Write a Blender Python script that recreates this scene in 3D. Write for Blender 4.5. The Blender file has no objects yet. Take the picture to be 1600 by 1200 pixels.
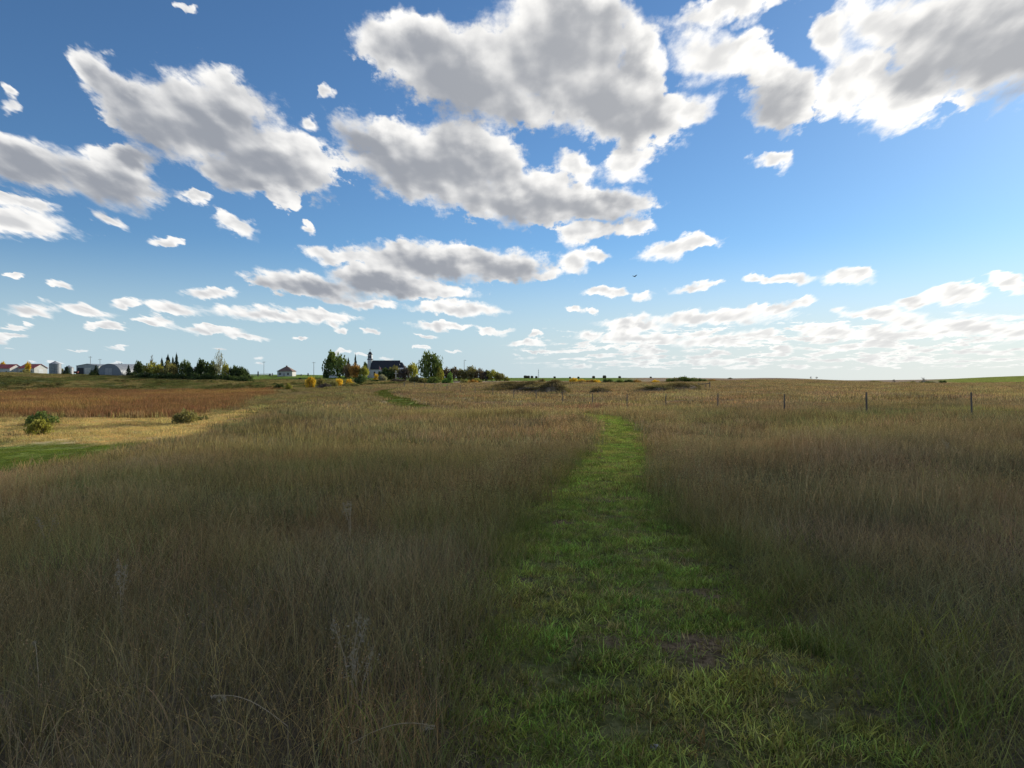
import bpy, math, random
import numpy as np
from mathutils import Vector, Matrix

# ------------------------------------------------------------------ scene, camera, sky, sun, exposure
scene = bpy.context.scene
COL = scene.collection
FPX, PX0, HY, EYE = 1110.0, 800.0, 592.0, 1.65       # focal length in photo pixels, centre column, horizon row, eye height

cam_data = bpy.data.cameras.new('camera')
cam_data.sensor_width = 36.0
cam_data.lens = 36.0 * FPX / 1600.0
cam_data.shift_y = -(600.0 - HY) / 1600.0
cam_data.clip_start = 0.05
cam_data.clip_end = 30000.0
cam = bpy.data.objects.new('camera', cam_data)
COL.objects.link(cam)
cam.location = (0, 0, EYE)
cam.rotation_euler = (math.radians(90), 0, 0)
scene.camera = cam

SUN_AZ, SUN_EL = math.radians(45.0), math.radians(24.0)   # azimuth measured to the right of the view direction
SUN_DIR = Vector((math.sin(SUN_AZ) * math.cos(SUN_EL), math.cos(SUN_AZ) * math.cos(SUN_EL), math.sin(SUN_EL)))
sun_data = bpy.data.lights.new('sun', 'SUN')
sun_data.energy = 4.8
sun_data.angle = math.radians(0.53)
sun_data.color = (1.0, 0.91, 0.77)
sun = bpy.data.objects.new('sun', sun_data)
COL.objects.link(sun)
sun.rotation_euler = (-SUN_DIR).to_track_quat('-Z', 'Y').to_euler()

vs = scene.view_settings
vs.view_transform = 'Standard'
vs.look = 'None'
vs.exposure = 0.25
vs.gamma = 1.0
vs.use_curve_mapping = False
scene.cycles.max_bounces = 5
scene.cycles.diffuse_bounces = 3
scene.cycles.glossy_bounces = 2
scene.cycles.transmission_bounces = 3
scene.cycles.transparent_max_bounces = 6
scene.cycles.use_denoising = True
scene.cycles.use_adaptive_sampling = True
scene.cycles.adaptive_threshold = 0.02


class NT:
    """Small helper around a node tree."""
    def __init__(self, tree):
        self.t, self.n, self.l = tree, tree.nodes, tree.links

    def new(self, kind, **kw):
        nd = self.n.new(kind)
        for k, v in kw.items():
            setattr(nd, k, v)
        return nd

    def link(self, a, b):
        self.l.new(a, b)

    def put(self, sock, v):
        if isinstance(v, bpy.types.NodeSocket):
            self.l.new(v, sock)
        elif v is not None:
            sock.default_value = v

    def math(self, op, a, b=None, c=None, clamp=False):
        nd = self.new('ShaderNodeMath', operation=op, use_clamp=clamp)
        self.put(nd.inputs[0], a)
        self.put(nd.inputs[1], b)
        self.put(nd.inputs[2], c)
        return nd.outputs[0]

    def vmath(self, op, a, b=None, scale=None):
        nd = self.new('ShaderNodeVectorMath', operation=op)
        self.put(nd.inputs[0], a)
        self.put(nd.inputs[1], b)
        if scale is not None:
            self.put(nd.inputs['Scale'], scale)
        return nd.outputs['Value'] if op in ('LENGTH', 'DOT_PRODUCT', 'DISTANCE') else nd.outputs[0]

    def range(self, v, a, b, c=0.0, d=1.0, smooth=True):
        nd = self.new('ShaderNodeMapRange', interpolation_type='SMOOTHSTEP' if smooth else 'LINEAR')
        self.put(nd.inputs[0], v)
        for i, q in enumerate((a, b, c, d)):
            self.put(nd.inputs[1 + i], q)
        return nd.outputs[0]

    def mix(self, f, a, b, blend='MIX'):
        nd = self.new('ShaderNodeMix', data_type='RGBA', blend_type=blend)
        self.put(nd.inputs[0], f)
        self.put(nd.inputs[6], a)
        self.put(nd.inputs[7], b)
        return nd.outputs[2]

    def noise(self, vec, scale, detail=3.0, rough=0.5, dim='3D', col=False, lac=2.0):
        nd = self.new('ShaderNodeTexNoise', noise_dimensions=dim)
        if vec is not None:
            self.link(vec, nd.inputs['Vector'])
        nd.inputs['Scale'].default_value = scale
        nd.inputs['Detail'].default_value = detail
        nd.inputs['Roughness'].default_value = rough
        nd.inputs['Lacunarity'].default_value = lac
        return nd.outputs[1 if col else 0]


# Cumulus: (column, row, half width, half height, tilt in degrees) as seen from the meadow, turned into azimuth / elevation.
BIG_CLOUDS = [
    (630, 72, 85, 40, 8), (740, 118, 150, 58, 14), (870, 70, 120, 78, 8), (930, 140, 130, 62, 22), (985, 192, 85, 36, 8),
    (1000, 80, 38, 62, -20), (905, 20, 90, 50, 0), (800, 160, 60, 30, 30),
    (590, 212, 75, 28, 14), (680, 262, 150, 54, 10), (735, 240, 95, 42, 14), (800, 305, 160, 42, 8), (935, 316, 90, 27, 3),
    (262, 190, 120, 46, 17), (335, 185, 110, 62, 8), (420, 240, 112, 52, 18), (380, 275, 85, 24, 5), (150, 112, 40, 30, 20), (195, 150, 65, 22, 24),
    (40, 252, 110, 36, 10), (165, 278, 100, 36, 14), (208, 246, 36, 22, -20), (-70, 240, 90, 42, 4),
    (680, 408, 130, 28, 4), (785, 414, 80, 28, 4), (490, 446, 105, 20, 6), (600, 440, 95, 22, 4),
    (1500, 45, 135, 70, 8), (1570, 60, 110, 82, 0), (1640, 30, 120, 90, 0), (1450, 112, 80, 34, 10),
    (1216, 156, 68, 46, 14),
]
SMALL_CLOUDS = [
    (1072, 170, 46, 24, -24), (1390, 28, 85, 40, 8), (1112, 78, 76, 40, 8), (1195, 112, 52, 26, 20), (1312, 142, 42, 46, -20), (1405, 155, 82, 50, -12), (1340, 105, 60, 34, 20),
    (1150, 12, 115, 18, -4), (1170, 65, 40, 20, -20), (1305, 55, 40, 30, 30), (1505, 158, 18, 8, 0), (1540, 118, 40, 18, -20),
    (905, 262, 38, 22, 28), (980, 256, 40, 26, -12), (1207, 249, 34, 13, 6), (915, 366, 42, 18, -8), (985, 357, 38, 14, 0),
    (1055, 388, 66, 14, -8), (1090, 380, 38, 12, 5), (20, 345, 115, 24, 4), (35, 315, 70, 13, 8), (168, 340, 36, 12, 22), (16, 158, 20, 13, 20),
    (370, 352, 42, 13, 17), (443, 320, 36, 9, 22), (480, 358, 13, 7, 0), (255, 378, 28, 8, 8), (300, 308, 30, 9, 20), (483, 187, 20, 11, 20),
    (280, 14, 14, 6, 30), (512, 140, 12, 9, 45), (520, 399, 54, 14, 4), (895, 408, 26, 22, 20), (930, 398, 30, 9, 0), (855, 430, 20, 9, 0),
    (440, 491, 120, 11, 2), (505, 496, 62, 9, 4), (275, 482, 46, 14, 0), (48, 484, 46, 12, 3), (137, 486, 42, 11, 8), (200, 476, 26, 8, 8), (325, 458, 40, 9, 4),
    (720, 483, 78, 11, 0), (690, 510, 50, 7, 4), (660, 455, 95, 13, 2), (560, 470, 70, 9, 4), (20, 436, 14, 6, 0), (90, 443, 24, 7, 8),
    (1230, 437, 52, 10, -4), (1322, 431, 42, 14, 4), (1180, 437, 18, 6, 10), (945, 458, 34, 9, 4), (1005, 462, 20, 7, 0), (1085, 448, 48, 8, -4), (895, 484, 9, 6, 0), (920, 486, 10, 5, 0),
    (1492, 462, 54, 18, 6), (1580, 444, 38, 13, 14), (1425, 472, 40, 10, -4), (1105, 496, 130, 12, 0), (990, 507, 68, 9, 2), (1205, 482, 60, 9, -6), (1250, 470, 30, 9, -10),
    (1365, 490, 62, 12, 2), (1425, 502, 52, 16, 8), (1300, 520, 60, 12, 4), (1380, 522, 80, 12, 0), (1510, 510, 85, 14, 0), (1590, 520, 60, 14, 0), (1180, 520, 42, 10, 0), (920, 524, 20, 9, 10),
    (580, 516, 14, 5, 0), (840, 524, 12, 5, 0), (770, 519, 26, 5, 6), (530, 516, 12, 4, 0), (1010, 530, 90, 8, 0), (1110, 534, 80, 8, 2), (240, 504, 34, 7, 4), (330, 516, 60, 6, 2), (170, 508, 22, 5, 0),
    (367, 515, 20, 2.6, 0), (13, 543, 10, 2.6, 0), (344, 542, 10, 2.6, 0), (409, 568, 7, 2.6, 4), (1293, 520, 30, 5.1, 4), (122, 547, 16, 2.6, 2), (386, 526, 33, 6.2, 4), (-8, 527, 27, 4.0, 2), (659, 546, 13, 2.6, 4), (406, 559, 7, 2.6, 4), (831, 549, 16, 2.6, 2), (89, 566, 15, 2.6, 2), (564, 556, 11, 2.6, 4), (146, 512, 16, 2.9, 2), (180, 568, 10, 2.6, 4), (1124, 565, 33, 6.0, 4), (10, 526, 34, 6.1, -2), (1393, 564, 27, 3.4, 2), (1446, 527, 28, 4.6, 2), (523, 509, 12, 2.6, 4), (1615, 545, 21, 2.9, 2), (166, 512, 28, 4.7, 2), (975, 543, 24, 3.6, 0), (181, 542, 17, 2.7, 2), (764, 523, 20, 2.6, -2), (707, 549, 12, 2.6, 2), (32, 524, 16, 2.6, 2), (664, 525, 18, 3.5, 4), (907, 571, 20, 3.9, 0), (791, 514, 16, 3.0, 2), (532, 550, 18, 3.1, -2), (846, 550, 16, 2.6, -2), (1548, 513, 56, 11.1, 2), (53, 566, 8, 2.6, 0), (1407, 552, 22, 3.4, -2), (1501, 522, 18, 3.4, 0), (980, 524, 33, 6.1, -2), (1420, 543, 32, 4.3, 4), (1322, 544, 29, 5.7, -2), (23, 510, 25, 3.9, 4), (977, 517, 32, 5.8, 0), (467, 530, 12, 2.6, -2), (605, 558, 11, 2.6, -2), (1383, 534, 21, 4.0, 4), (820, 536, 31, 5.7, 0), (1011, 568, 26, 5.0, -2),
]


def cloud_angles(c):
    px, py, rx, ry, rot = c
    u, v = (px - PX0) / FPX, (HY - py) / FPX
    th, ph = math.atan(u), math.atan(v / math.sqrt(1 + u * u))
    k = math.degrees(1.0 / FPX)
    return (math.degrees(th), math.degrees(ph), rx * k * math.cos(th) ** 2, ry * k * math.cos(th), -math.radians(rot))


AZ0, AZ1, EL1, ELP = -46.0, 50.0, 33.0, 1.7


def cloud_cover(lst, k, lo, hi, dx=0.0, dy=0.0, na=240, ne=140):
    """How deep inside a cloud each direction lies (1 in the middle, 0 at the rim), on an azimuth x elevation grid."""
    az = np.linspace(AZ0, AZ1, na)
    el = EL1 * np.linspace(0, 1, ne) ** ELP
    A, E = np.meshgrid(az, el, indexing='ij')
    acc = np.full(A.shape, 9.0)
    for c in lst:
        th, ph, rx, ry, rot = cloud_angles(c)
        x, y = A - th - dx * ry, E - ph - dy * ry
        cr, sr = math.cos(rot), math.sin(rot)
        d = np.hypot((x * cr + y * sr) / (rx * 1.14), (y * cr - x * sr) / (ry * 1.18))
        h = np.maximum(k - np.abs(acc - d), 0) / k
        acc = np.minimum(acc, d) - h ** 3 * k / 6
    return np.clip(1 - acc, lo, hi)


def build_sky():
    world = bpy.data.worlds.new('World')
    scene.world = world
    world.use_nodes = True
    t = NT(world.node_tree)
    t.n.clear()
    world.cycles.sampling_method = 'MANUAL'
    world.cycles.sample_map_resolution = 256
    sky = t.new('ShaderNodeTexSky', sky_type='NISHITA', sun_disc=False)
    sky.sun_elevation = SUN_EL
    sky.sun_rotation = SUN_AZ
    sky.altitude = 500
    sky.air_density = 1.0
    sky.dust_density = 0.3
    sky.ozone_density = 3.0
    gen = t.new('ShaderNodeTexCoord').outputs['Generated']
    sep = t.new('ShaderNodeSeparateXYZ')
    t.link(gen, sep.inputs[0])
    x, y, z = sep.outputs
    zc = t.math('MAXIMUM', z, 0.0)
    az = t.math('MULTIPLY', t.math('ARCTAN2', x, y), 57.29578)
    el = t.math('MULTIPLY', t.math('ARCSINE', zc), 57.29578)
    q = t.new('ShaderNodeCombineXYZ')
    t.link(az, q.inputs[0])
    t.link(el, q.inputs[1])
    # clear air: blue overhead, paling to the horizon
    towards = t.vmath('DOT_PRODUCT', gen, tuple(SUN_DIR))
    glow = t.range(towards, 0.50, 1.0, 0.0, 1.0)
    air = t.mix(glow, AIR_COOL, AIR_WARM)
    clear = t.mix(1.0, sky.outputs[0], SKY_TINT, 'MULTIPLY')
    clear = t.vmath('SCALE', clear, scale=SKY_STRENGTH)
    clear = t.mix(t.range(el, 11.0, 0.0, 0.0, 0.92), clear, air)
    # where the view line meets the cloud deck (softened towards the horizon)
    zz = t.math('ADD', zc, 0.13)
    P = t.vmath('SCALE', gen, scale=t.math('DIVIDE', 1.0, zz))
    P = t.vmath('MULTIPLY', P, (1, 1, 0))
    zr = t.math('ADD', zc, 0.22)
    nc = t.new('ShaderNodeCombineXYZ')       # coordinates in which a puff keeps its shape at any height above the horizon
    t.link(t.math('DIVIDE', t.math('MULTIPLY', az, 0.0174533), zr), nc.inputs[0])
    t.link(t.math('MULTIPLY', t.math('LOGARITHM', zr, math.e), 1.35), nc.inputs[1])
    N = nc.outputs[0]
    broad = t.vmath('SUBTRACT', t.noise(N, 6.0, 1.0, 0.5, '2D', True), (0.5, 0.5, 0.5))
    bs = t.new('ShaderNodeSeparateXYZ')
    t.link(broad, bs.inputs[0])
    w1 = t.vmath('SCALE', broad, scale=t.math('MULTIPLY', zz, WARP1))
    w2 = t.vmath('SCALE', t.vmath('SUBTRACT', t.noise(N, 22.0, 3.0, 0.55, '2D', True), (0.5, 0.5, 0.5)), scale=t.math('MULTIPLY', zz, WARP2))
    qw = t.new('ShaderNodeSeparateXYZ')
    t.link(t.vmath('ADD', t.vmath('ADD', q.outputs[0], w1), w2), qw.inputs[0])
    ca = t.math('MULTIPLY_ADD', qw.outputs[0], 1.0 / (AZ1 - AZ0), -AZ0 / (AZ1 - AZ0), clamp=True)
    ce = t.math('POWER', t.math('MULTIPLY', qw.outputs[1], 1.0 / EL1, clamp=True), 1.0 / ELP)

    def curve(src, vals):
        nd = t.new('ShaderNodeFloatCurve')
        t.link(src, nd.inputs['Value'])
        mp = nd.mapping
        mp.use_clip = False
        pts = mp.curves[0].points
        n = len(vals)
        pts[0].location = (0.0, float(vals[0]))
        pts[1].location = (1.0, float(vals[-1]))
        for i in range(1, n - 1):
            pts.new(i / (n - 1), float(vals[i]))
        mp.update()
        return nd.outputs[0]

    def field(F, rank):
        """The cover grid as a sum of (profile over azimuth) x (profile over elevation)."""
        mean = float(F.mean())
        R = F - mean
        acc = None
        for k in range(rank):
            v = R[np.argmax((R * R).sum(1))].copy()
            for _ in range(80):                  # power iteration for the strongest remaining pair of profiles
                v = R.T @ (R @ v)
                v /= np.sqrt((v * v).sum()) + 1e-12
            w = R @ v
            R = R - np.outer(w, v)
            g = math.sqrt(math.sqrt(float((w * w).sum())) + 1e-12)
            a, b = curve(ca, w / g), curve(ce, v * g)
            acc = t.math('MULTIPLY_ADD', a, b, mean if acc is None else acc)
        return acc
    big = cloud_cover(BIG_CLOUDS, 0.25, -0.5, 0.9)
    small = cloud_cover(SMALL_CLOUDS, 0.10, -0.5, 0.9)
    cover = field(np.maximum(big, small), 40)
    deep = field(cloud_cover(BIG_CLOUDS, 0.40, -0.3, 0.9, -0.10, -0.30), 14)
    # fine billows, their sunward relief, broad light and dark
    n1 = t.noise(N, 21.0, 7.0, 0.64, '2D')
    na = t.noise(N, 13.0, 2.0, 0.5, '2D')
    nb = t.noise(t.vmath('ADD', N, (0.022, 0.026, 0.0)), 13.0, 1.0, 0.5, '2D')
    relief = t.math('SUBTRACT', na, nb)
    nz = t.math('SUBTRACT', n1, 0.5)
    hb = t.noise(P, 4.0, 5.0, 0.62, '2D')
    low = t.math('MULTIPLY', t.range(el, 0.2, 1.2), t.range(el, 6.5, 2.6))
    band = t.math('MULTIPLY', t.math('MULTIPLY', t.range(hb, 0.38, 0.60, 0.0, 1.0, False), low), t.range(az, -10.0, 12.0, 0.0, 1.0))
    band = t.range(band, 0.0, 1.0, -0.45, 0.8, False)
    # beyond the photograph's part of the dome the same broken cumulus goes on, placed by noise
    inside = t.math('MULTIPLY', t.math('COMPARE', az, (AZ0 + AZ1) / 2, (AZ1 - AZ0) / 2 - 4), t.math('LESS_THAN', el, EL1 - 1.0))
    other = t.range(hb, 0.44, 0.70, -0.3, 0.9, False)
    cover = t.mix(inside, other, cover)
    deep = t.mix(inside, other, deep)
    base = t.math('MAXIMUM', band, cover)
    dens = t.math('ADD', base, t.math('MULTIPLY_ADD', nz, t.range(base, 0.15, -0.25, 0.62, 1.15), -0.03))
    alpha = t.math('MULTIPLY', t.range(dens, -0.02, t.math('ADD', t.math('MAXIMUM', t.math('MULTIPLY_ADD', bs.outputs[1], 1.1, 0.31), 0.13), t.range(deep, 0.10, -0.25, 0.0, 0.15))), t.range(base, -0.40, 0.02))
    body = t.math('ADD', t.math('ADD', deep, t.math('MULTIPLY_ADD', t.math('SUBTRACT', hb, 0.5), 0.35, t.math('MULTIPLY', bs.outputs[2], 0.9))), t.math('MULTIPLY', relief, -0.75))
    core = t.range(t.math('MULTIPLY_ADD', nz, 0.22, body), -0.25, 0.92)
    core2 = t.range(t.math('ADD', base, t.math('MULTIPLY', relief, -1.2)), 0.20, 1.15, 0.0, 0.55)
    core = t.math('MAXIMUM', core, core2)
    lit = t.mix(glow, CLOUD_LIT, CLOUD_LIT_SUN)
    shade = t.mix(glow, CLOUD_SHADE, CLOUD_SHADE_SUN)
    far = t.range(el, 5.0, -2.0, 0.0, 0.62)
    col = t.mix(far, t.mix(core, lit, shade), air)
    bg = t.new('ShaderNodeBackground')
    t.link(t.mix(alpha, clear, col), bg.inputs[0])
    out = t.new('ShaderNodeOutputWorld')
    t.link(bg.outputs[0], out.inputs[0])


SKY_STRENGTH = 0.086
SKY_TINT = (0.67, 0.91, 1.08, 1)
AIR_COOL, AIR_WARM = (0.43, 0.55, 0.62, 1), (0.67, 0.69, 0.67, 1)
CLOUD_LIT, CLOUD_LIT_SUN = (0.86, 0.85, 0.83, 1), (1.0, 0.98, 0.94, 1)
CLOUD_SHADE, CLOUD_SHADE_SUN = (0.275, 0.295, 0.335, 1), (0.38, 0.39, 0.41, 1)
WARP1, WARP2 = 4.6, 3.0
build_sky()


# ------------------------------------------------------------------ helpers
def zrow(row, d):
    """Height of something seen at a photo row, standing d metres ahead."""
    return EYE - (row - HY) / FPX * d


def lattice(ix, iy, seed):
    h = (ix * 374761393 + iy * 668265263 + seed * 974634777) & 0x7fffffff
    h = ((h ^ (h >> 13)) * 1274126177) & 0x7fffffff
    return ((h ^ (h >> 16)) & 0xffff) / 65535.0


def vnoise(x, y, seed=0, octaves=1, gain=0.5):
    x = np.asarray(x, dtype=np.float64)
    y = np.asarray(y, dtype=np.float64)
    tot, amp, norm = 0.0, 1.0, 0.0
    for o in range(octaves):
        ix, iy = np.floor(x).astype(np.int64), np.floor(y).astype(np.int64)
        fx, fy = x - ix, y - iy
        fx, fy = fx * fx * (3 - 2 * fx), fy * fy * (3 - 2 * fy)
        a, b = lattice(ix, iy, seed + o), lattice(ix + 1, iy, seed + o)
        c, d = lattice(ix, iy + 1, seed + o), lattice(ix + 1, iy + 1, seed + o)
        tot = tot + amp * ((a + (b - a) * fx) * (1 - fy) + (c + (d - c) * fx) * fy)
        norm += amp
        amp *= gain
        x, y = x * 2.03 + 17.3, y * 2.03 + 5.1
    return tot / norm


def sstep(v, a, b):
    t = np.clip((np.asarray(v) - a) / (b - a), 0, 1)
    return t * t * (3 - 2 * t)


# ------------------------------------------------------------------ the lie of the land
# photo column: (distance, height) pairs
LAND = {
    -500: [(3, -0.1), (8, -0.7), (15, -1.7), (25, -3.0), (40, -4.0), (75, -4.2), (200, -4.2), (300, -4.0), (330, -2.6), (375, 4.4), (450, 5.0), (900, 5.5), (4000, -6)],
    0: [(3, -0.05), (8, -0.40), (15, -1.05), (25, -2.2), (40, -3.5), (55, -4.0), (75, -4.1), (104, -4.15), (200, -4.15), (300, -4.0), (325, -3.0), (350, 1.2), (375, 4.1), (430, 4.9), (600, 5.0), (1000, 4.5), (4000, -6)],
    200: [(3, 0.0), (8, -0.2), (15, -0.6), (25, -1.35), (40, -2.7), (60, -3.9), (100, -4.1), (200, -4.1), (300, -3.9), (325, -3.0), (350, 0.3), (385, 2.6), (430, 4.0), (600, 4.5), (1000, 4.5), (4000, -6)],
    330: [(3, 0.0), (9.5, -0.22), (15, -0.5), (25, -1.0), (33, -1.35), (40, -1.9), (55, -3.2), (75, -3.9), (110, -4.1), (200, -4.0), (300, -3.8), (325, -2.8), (350, 0.0), (385, 0.6), (430, 1.4), (500, 4.0), (700, 4.6), (4000, -6)],
    450: [(3, 0.0), (6, -0.06), (9.5, -0.20), (13.3, -0.36), (19, -0.68), (26, -0.90), (32, -0.87), (36, -0.66), (40, -0.50), (46, -0.95), (55, -1.7), (75, -2.0), (110, -2.7), (160, -3.1), (220, -3.3), (300, -2.8), (360, -1.0), (400, 0.6), (440, 3.0), (480, 4.2), (700, 5.0), (1500, 5.0), (4000, -6)],
    600: [(3, 0.0), (6, -0.06), (9.5, -0.20), (13.3, -0.36), (19, -0.68), (26, -0.90), (32, -0.87), (36, -0.66), (40, -0.50), (46, -0.62), (60, -1.45), (72, -1.35), (95, -0.75), (120, -0.45), (145, -0.35), (200, -0.6), (280, -0.9), (360, -0.7), (410, 1.0), (450, 2.3), (550, 3.2), (900, 3.6), (4000, -6)],
    700: [(3, 0.0), (6, -0.06), (9.5, -0.20), (13.3, -0.36), (19, -0.68), (26, -0.90), (32, -0.87), (36, -0.66), (40, -0.50), (46, -0.62), (65, -1.25), (80, -1.1), (110, -0.55), (150, -0.4), (250, -0.5), (360, -0.5), (450, 1.6), (600, 2.4), (900, 3.0), (4000, -6)],
    800: [(3, 0.0), (6, -0.06), (9.5, -0.20), (13.3, -0.36), (19, -0.68), (26, -0.90), (32, -0.87), (36, -0.66), (40, -0.50), (46, -0.62), (55, -1.05), (75, -1.2), (95, -0.95), (130, -0.6), (200, -0.4), (300, -0.1), (450, 0.9), (700, 2.3), (1000, 3.0), (4000, -6)],
    950: [(3, 0.0), (6, -0.06), (9.5, -0.20), (13.3, -0.36), (19, -0.68), (26, -0.90), (32, -0.87), (36, -0.66), (40, -0.50), (46, -0.62), (52, -0.9), (70, -1.15), (100, -0.9), (150, -0.6), (250, -0.4), (450, 0.6), (700, 2.2), (1000, 2.9), (4000, -6)],
    1100: [(3, 0.0), (6, -0.06), (9.5, -0.20), (13.3, -0.36), (19, -0.68), (26, -0.90), (32, -0.87), (36, -0.66), (40, -0.50), (46, -0.62), (58, -0.85), (90, -0.75), (150, -0.5), (250, -0.2), (400, 0.9), (600, 2.0), (900, 2.6), (4000, -6)],
    1230: [(3, 0.0), (9.5, -0.12), (19, -0.40), (27, -0.62), (38, -0.52), (48, -0.65), (70, -0.65), (120, -0.45), (200, 0.05), (300, 0.9), (450, 2.1), (600, 1.6), (4000, -6)],
    1370: [(3, 0.02), (9.5, -0.06), (20, -0.2), (35, -0.42), (45, -0.5), (70, -0.55), (150, -0.3), (250, 0.0), (380, -0.5), (600, -0.6), (900, -1.5), (4000, -10)],
    1600: [(3, 0.05), (15, 0.0), (30, -0.25), (40, -0.4), (70, -0.5), (150, -0.3), (280, -0.3), (380, 0.2), (480, 1.6), (600, 3.1), (900, 5.5), (4000, 0)],
    2200: [(3, 0.05), (15, 0.0), (40, -0.4), (150, -0.2), (300, 0.2), (480, 2.6), (700, 5.5), (4000, 4)],
}
MOUNDS = [  # (column, distance, half width across, half depth, height): overgrown earth piles on the rise
    (812, 122, 5.6, 2.2, 1.55), (845, 119, 3.6, 2.0, 1.40), (858, 113, 2.2, 1.5, 1.45), (874, 112, 1.6, 1.3, 0.9), (1030, 124, 4.2, 1.5, 1.05), (1065, 126, 3.8, 1.7, 1.35), (938, 116, 1.9, 1.0, 0.95), (782, 119, 3.6, 1.3, 0.6),
]


def _fit_land():
    pts, val = [], []
    for px, lst in LAND.items():
        for d, z in lst:
            pts.append(((px - PX0) / FPX * 2.6, math.log(d)))
            val.append(z)
    pts, val = np.array(pts), np.array(val)
    c2 = 0.16 ** 2
    r = np.sqrt(((pts[:, None] - pts[None]) ** 2).sum(-1) + c2)
    n = len(pts)
    A = np.zeros((n + 1, n + 1))
    A[:n, :n] = r - 0.004 * np.eye(n)
    A[:n, n] = A[n, :n] = 1
    return pts, np.linalg.solve(A, np.append(val, 0.0)), c2


LAND_PTS, LAND_W, LAND_C2 = _fit_land()


def land_z(X, Y):
    X, Y = np.asarray(X, dtype=np.float64), np.asarray(Y, dtype=np.float64)
    shp = X.shape
    X, Y = X.ravel(), Y.ravel()
    d = np.maximum(Y, 3.0)
    u = np.clip(X / d, -1.25, 1.3) * 2.6
    ln = np.log(np.clip(d, 3.0, 5000.0))
    z = np.empty(X.shape)
    for i in range(0, len(X), 40000):
        s = slice(i, i + 40000)
        r = np.sqrt((u[s, None] - LAND_PTS[None, :, 0]) ** 2 + (ln[s, None] - LAND_PTS[None, :, 1]) ** 2 + LAND_C2)
        z[s] = r @ LAND_W[:-1] + LAND_W[-1]
    for px, dd, wx, wy, h in MOUNDS:
        mx = (px - PX0) / FPX * dd
        e = ((X - mx) / wx) ** 2 + ((Y - dd) / wy) ** 2
        z += h * np.exp(-e ** 1.5) * (0.8 + 0.4 * vnoise(X * 0.9, Y * 0.9, 71, 2))
    bump = (vnoise(X * 0.16, Y * 0.16, 3, 3) - 0.5) * 0.34 * sstep(d, 6, 40) + (vnoise(X * 1.1, Y * 1.1, 9, 3) - 0.5) * 0.07
    bump = bump + (vnoise(X * 0.045, Y * 0.06, 13, 3) - 0.5) * 1.5 * sstep(d, 312, 335) * sstep(d, 400, 372) * sstep(X, -95, -125)
    return (z + bump).reshape(shp)


PATH_NEAR = [(0.62, -6), (0.70, 0), (0.80, 3), (0.85, 4.5), (0.92, 6), (1.15, 9.5), (1.66, 13.3), (2.70, 19), (3.98, 26), (5.02, 32), (5.45, 35.5), (5.45, 39), (4.6, 43), (2.6, 48), (-1.5, 56), (-6.5, 66),
             (-9.6, 72), (-13.0, 83), (-16.4, 95), (-19.6, 107), (-21.6, 120), (-21.5, 131), (-19.0, 142), (-17.0, 160), (-18.0, 200), (-24, 260), (-40, 340)]


def path_dist(X, Y):
    """Distance from the middle of the mown path."""
    X, Y = np.asarray(X, dtype=np.float64), np.asarray(Y, dtype=np.float64)
    P = np.array(PATH_NEAR, dtype=np.float64)
    for _ in range(2):      # corner cutting
        Q = [P[0]]
        for a, b in zip(P[:-1], P[1:]):
            Q += [a * 0.75 + b * 0.25, a * 0.25 + b * 0.75]
        P = np.array(Q + [P[-1]])
    best = np.full(X.shape, 1e9)
    for a, b in zip(P[:-1], P[1:]):
        ab = b - a
        t = np.clip(((X - a[0]) * ab[0] + (Y - a[1]) * ab[1]) / (ab @ ab), 0, 1)
        best = np.minimum(best, np.hypot(X - a[0] - t * ab[0], Y - a[1] - t * ab[1]))
    return best


def bare_soil(X, Y):
    return sstep(vnoise(np.asarray(X) * 1.5, np.asarray(Y) * 1.1, 77, 3), 0.68, 0.78)


def path_mask(X, Y):
    d = path_dist(X, Y)
    wob = (vnoise(np.asarray(X) * 1.3, np.asarray(Y) * 1.3, 21, 3) - 0.5) * 0.5
    half = np.where(np.asarray(Y) < 45, 0.86 + 0.26 * sstep(np.asarray(Y), 12, 19), 1.6)
    return sstep(d + wob, half + 0.14, half - 0.14)


def C(*rgb):
    return np.array(rgb, dtype=np.float64)


STRAW, OLIVE, MAUVE = C(0.370, 0.288, 0.195), C(0.300, 0.255, 0.158), C(0.325, 0.270, 0.205)
TAN, SLOPE, GOLD, MARSH, MARSH2 = C(0.240, 0.190, 0.152), C(0.235, 0.205, 0.120), C(0.520, 0.420, 0.240), C(0.225, 0.138, 0.088), C(0.290, 0.192, 0.105)
BANK, BANK2, LAWN, MOWN, PATHG, DIRT = C(0.130, 0.145, 0.072), C(0.250, 0.220, 0.130), C(0.130, 0.190, 0.050), C(0.150, 0.205, 0.050), C(0.300, 0.385, 0.120), C(0.120, 0.095, 0.072)
CROP = C(0.190, 0.220, 0.055)


def lerp(a, b, w):
    w = np.asarray(w)[..., None]
    return a * (1 - w) + b * w


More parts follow.
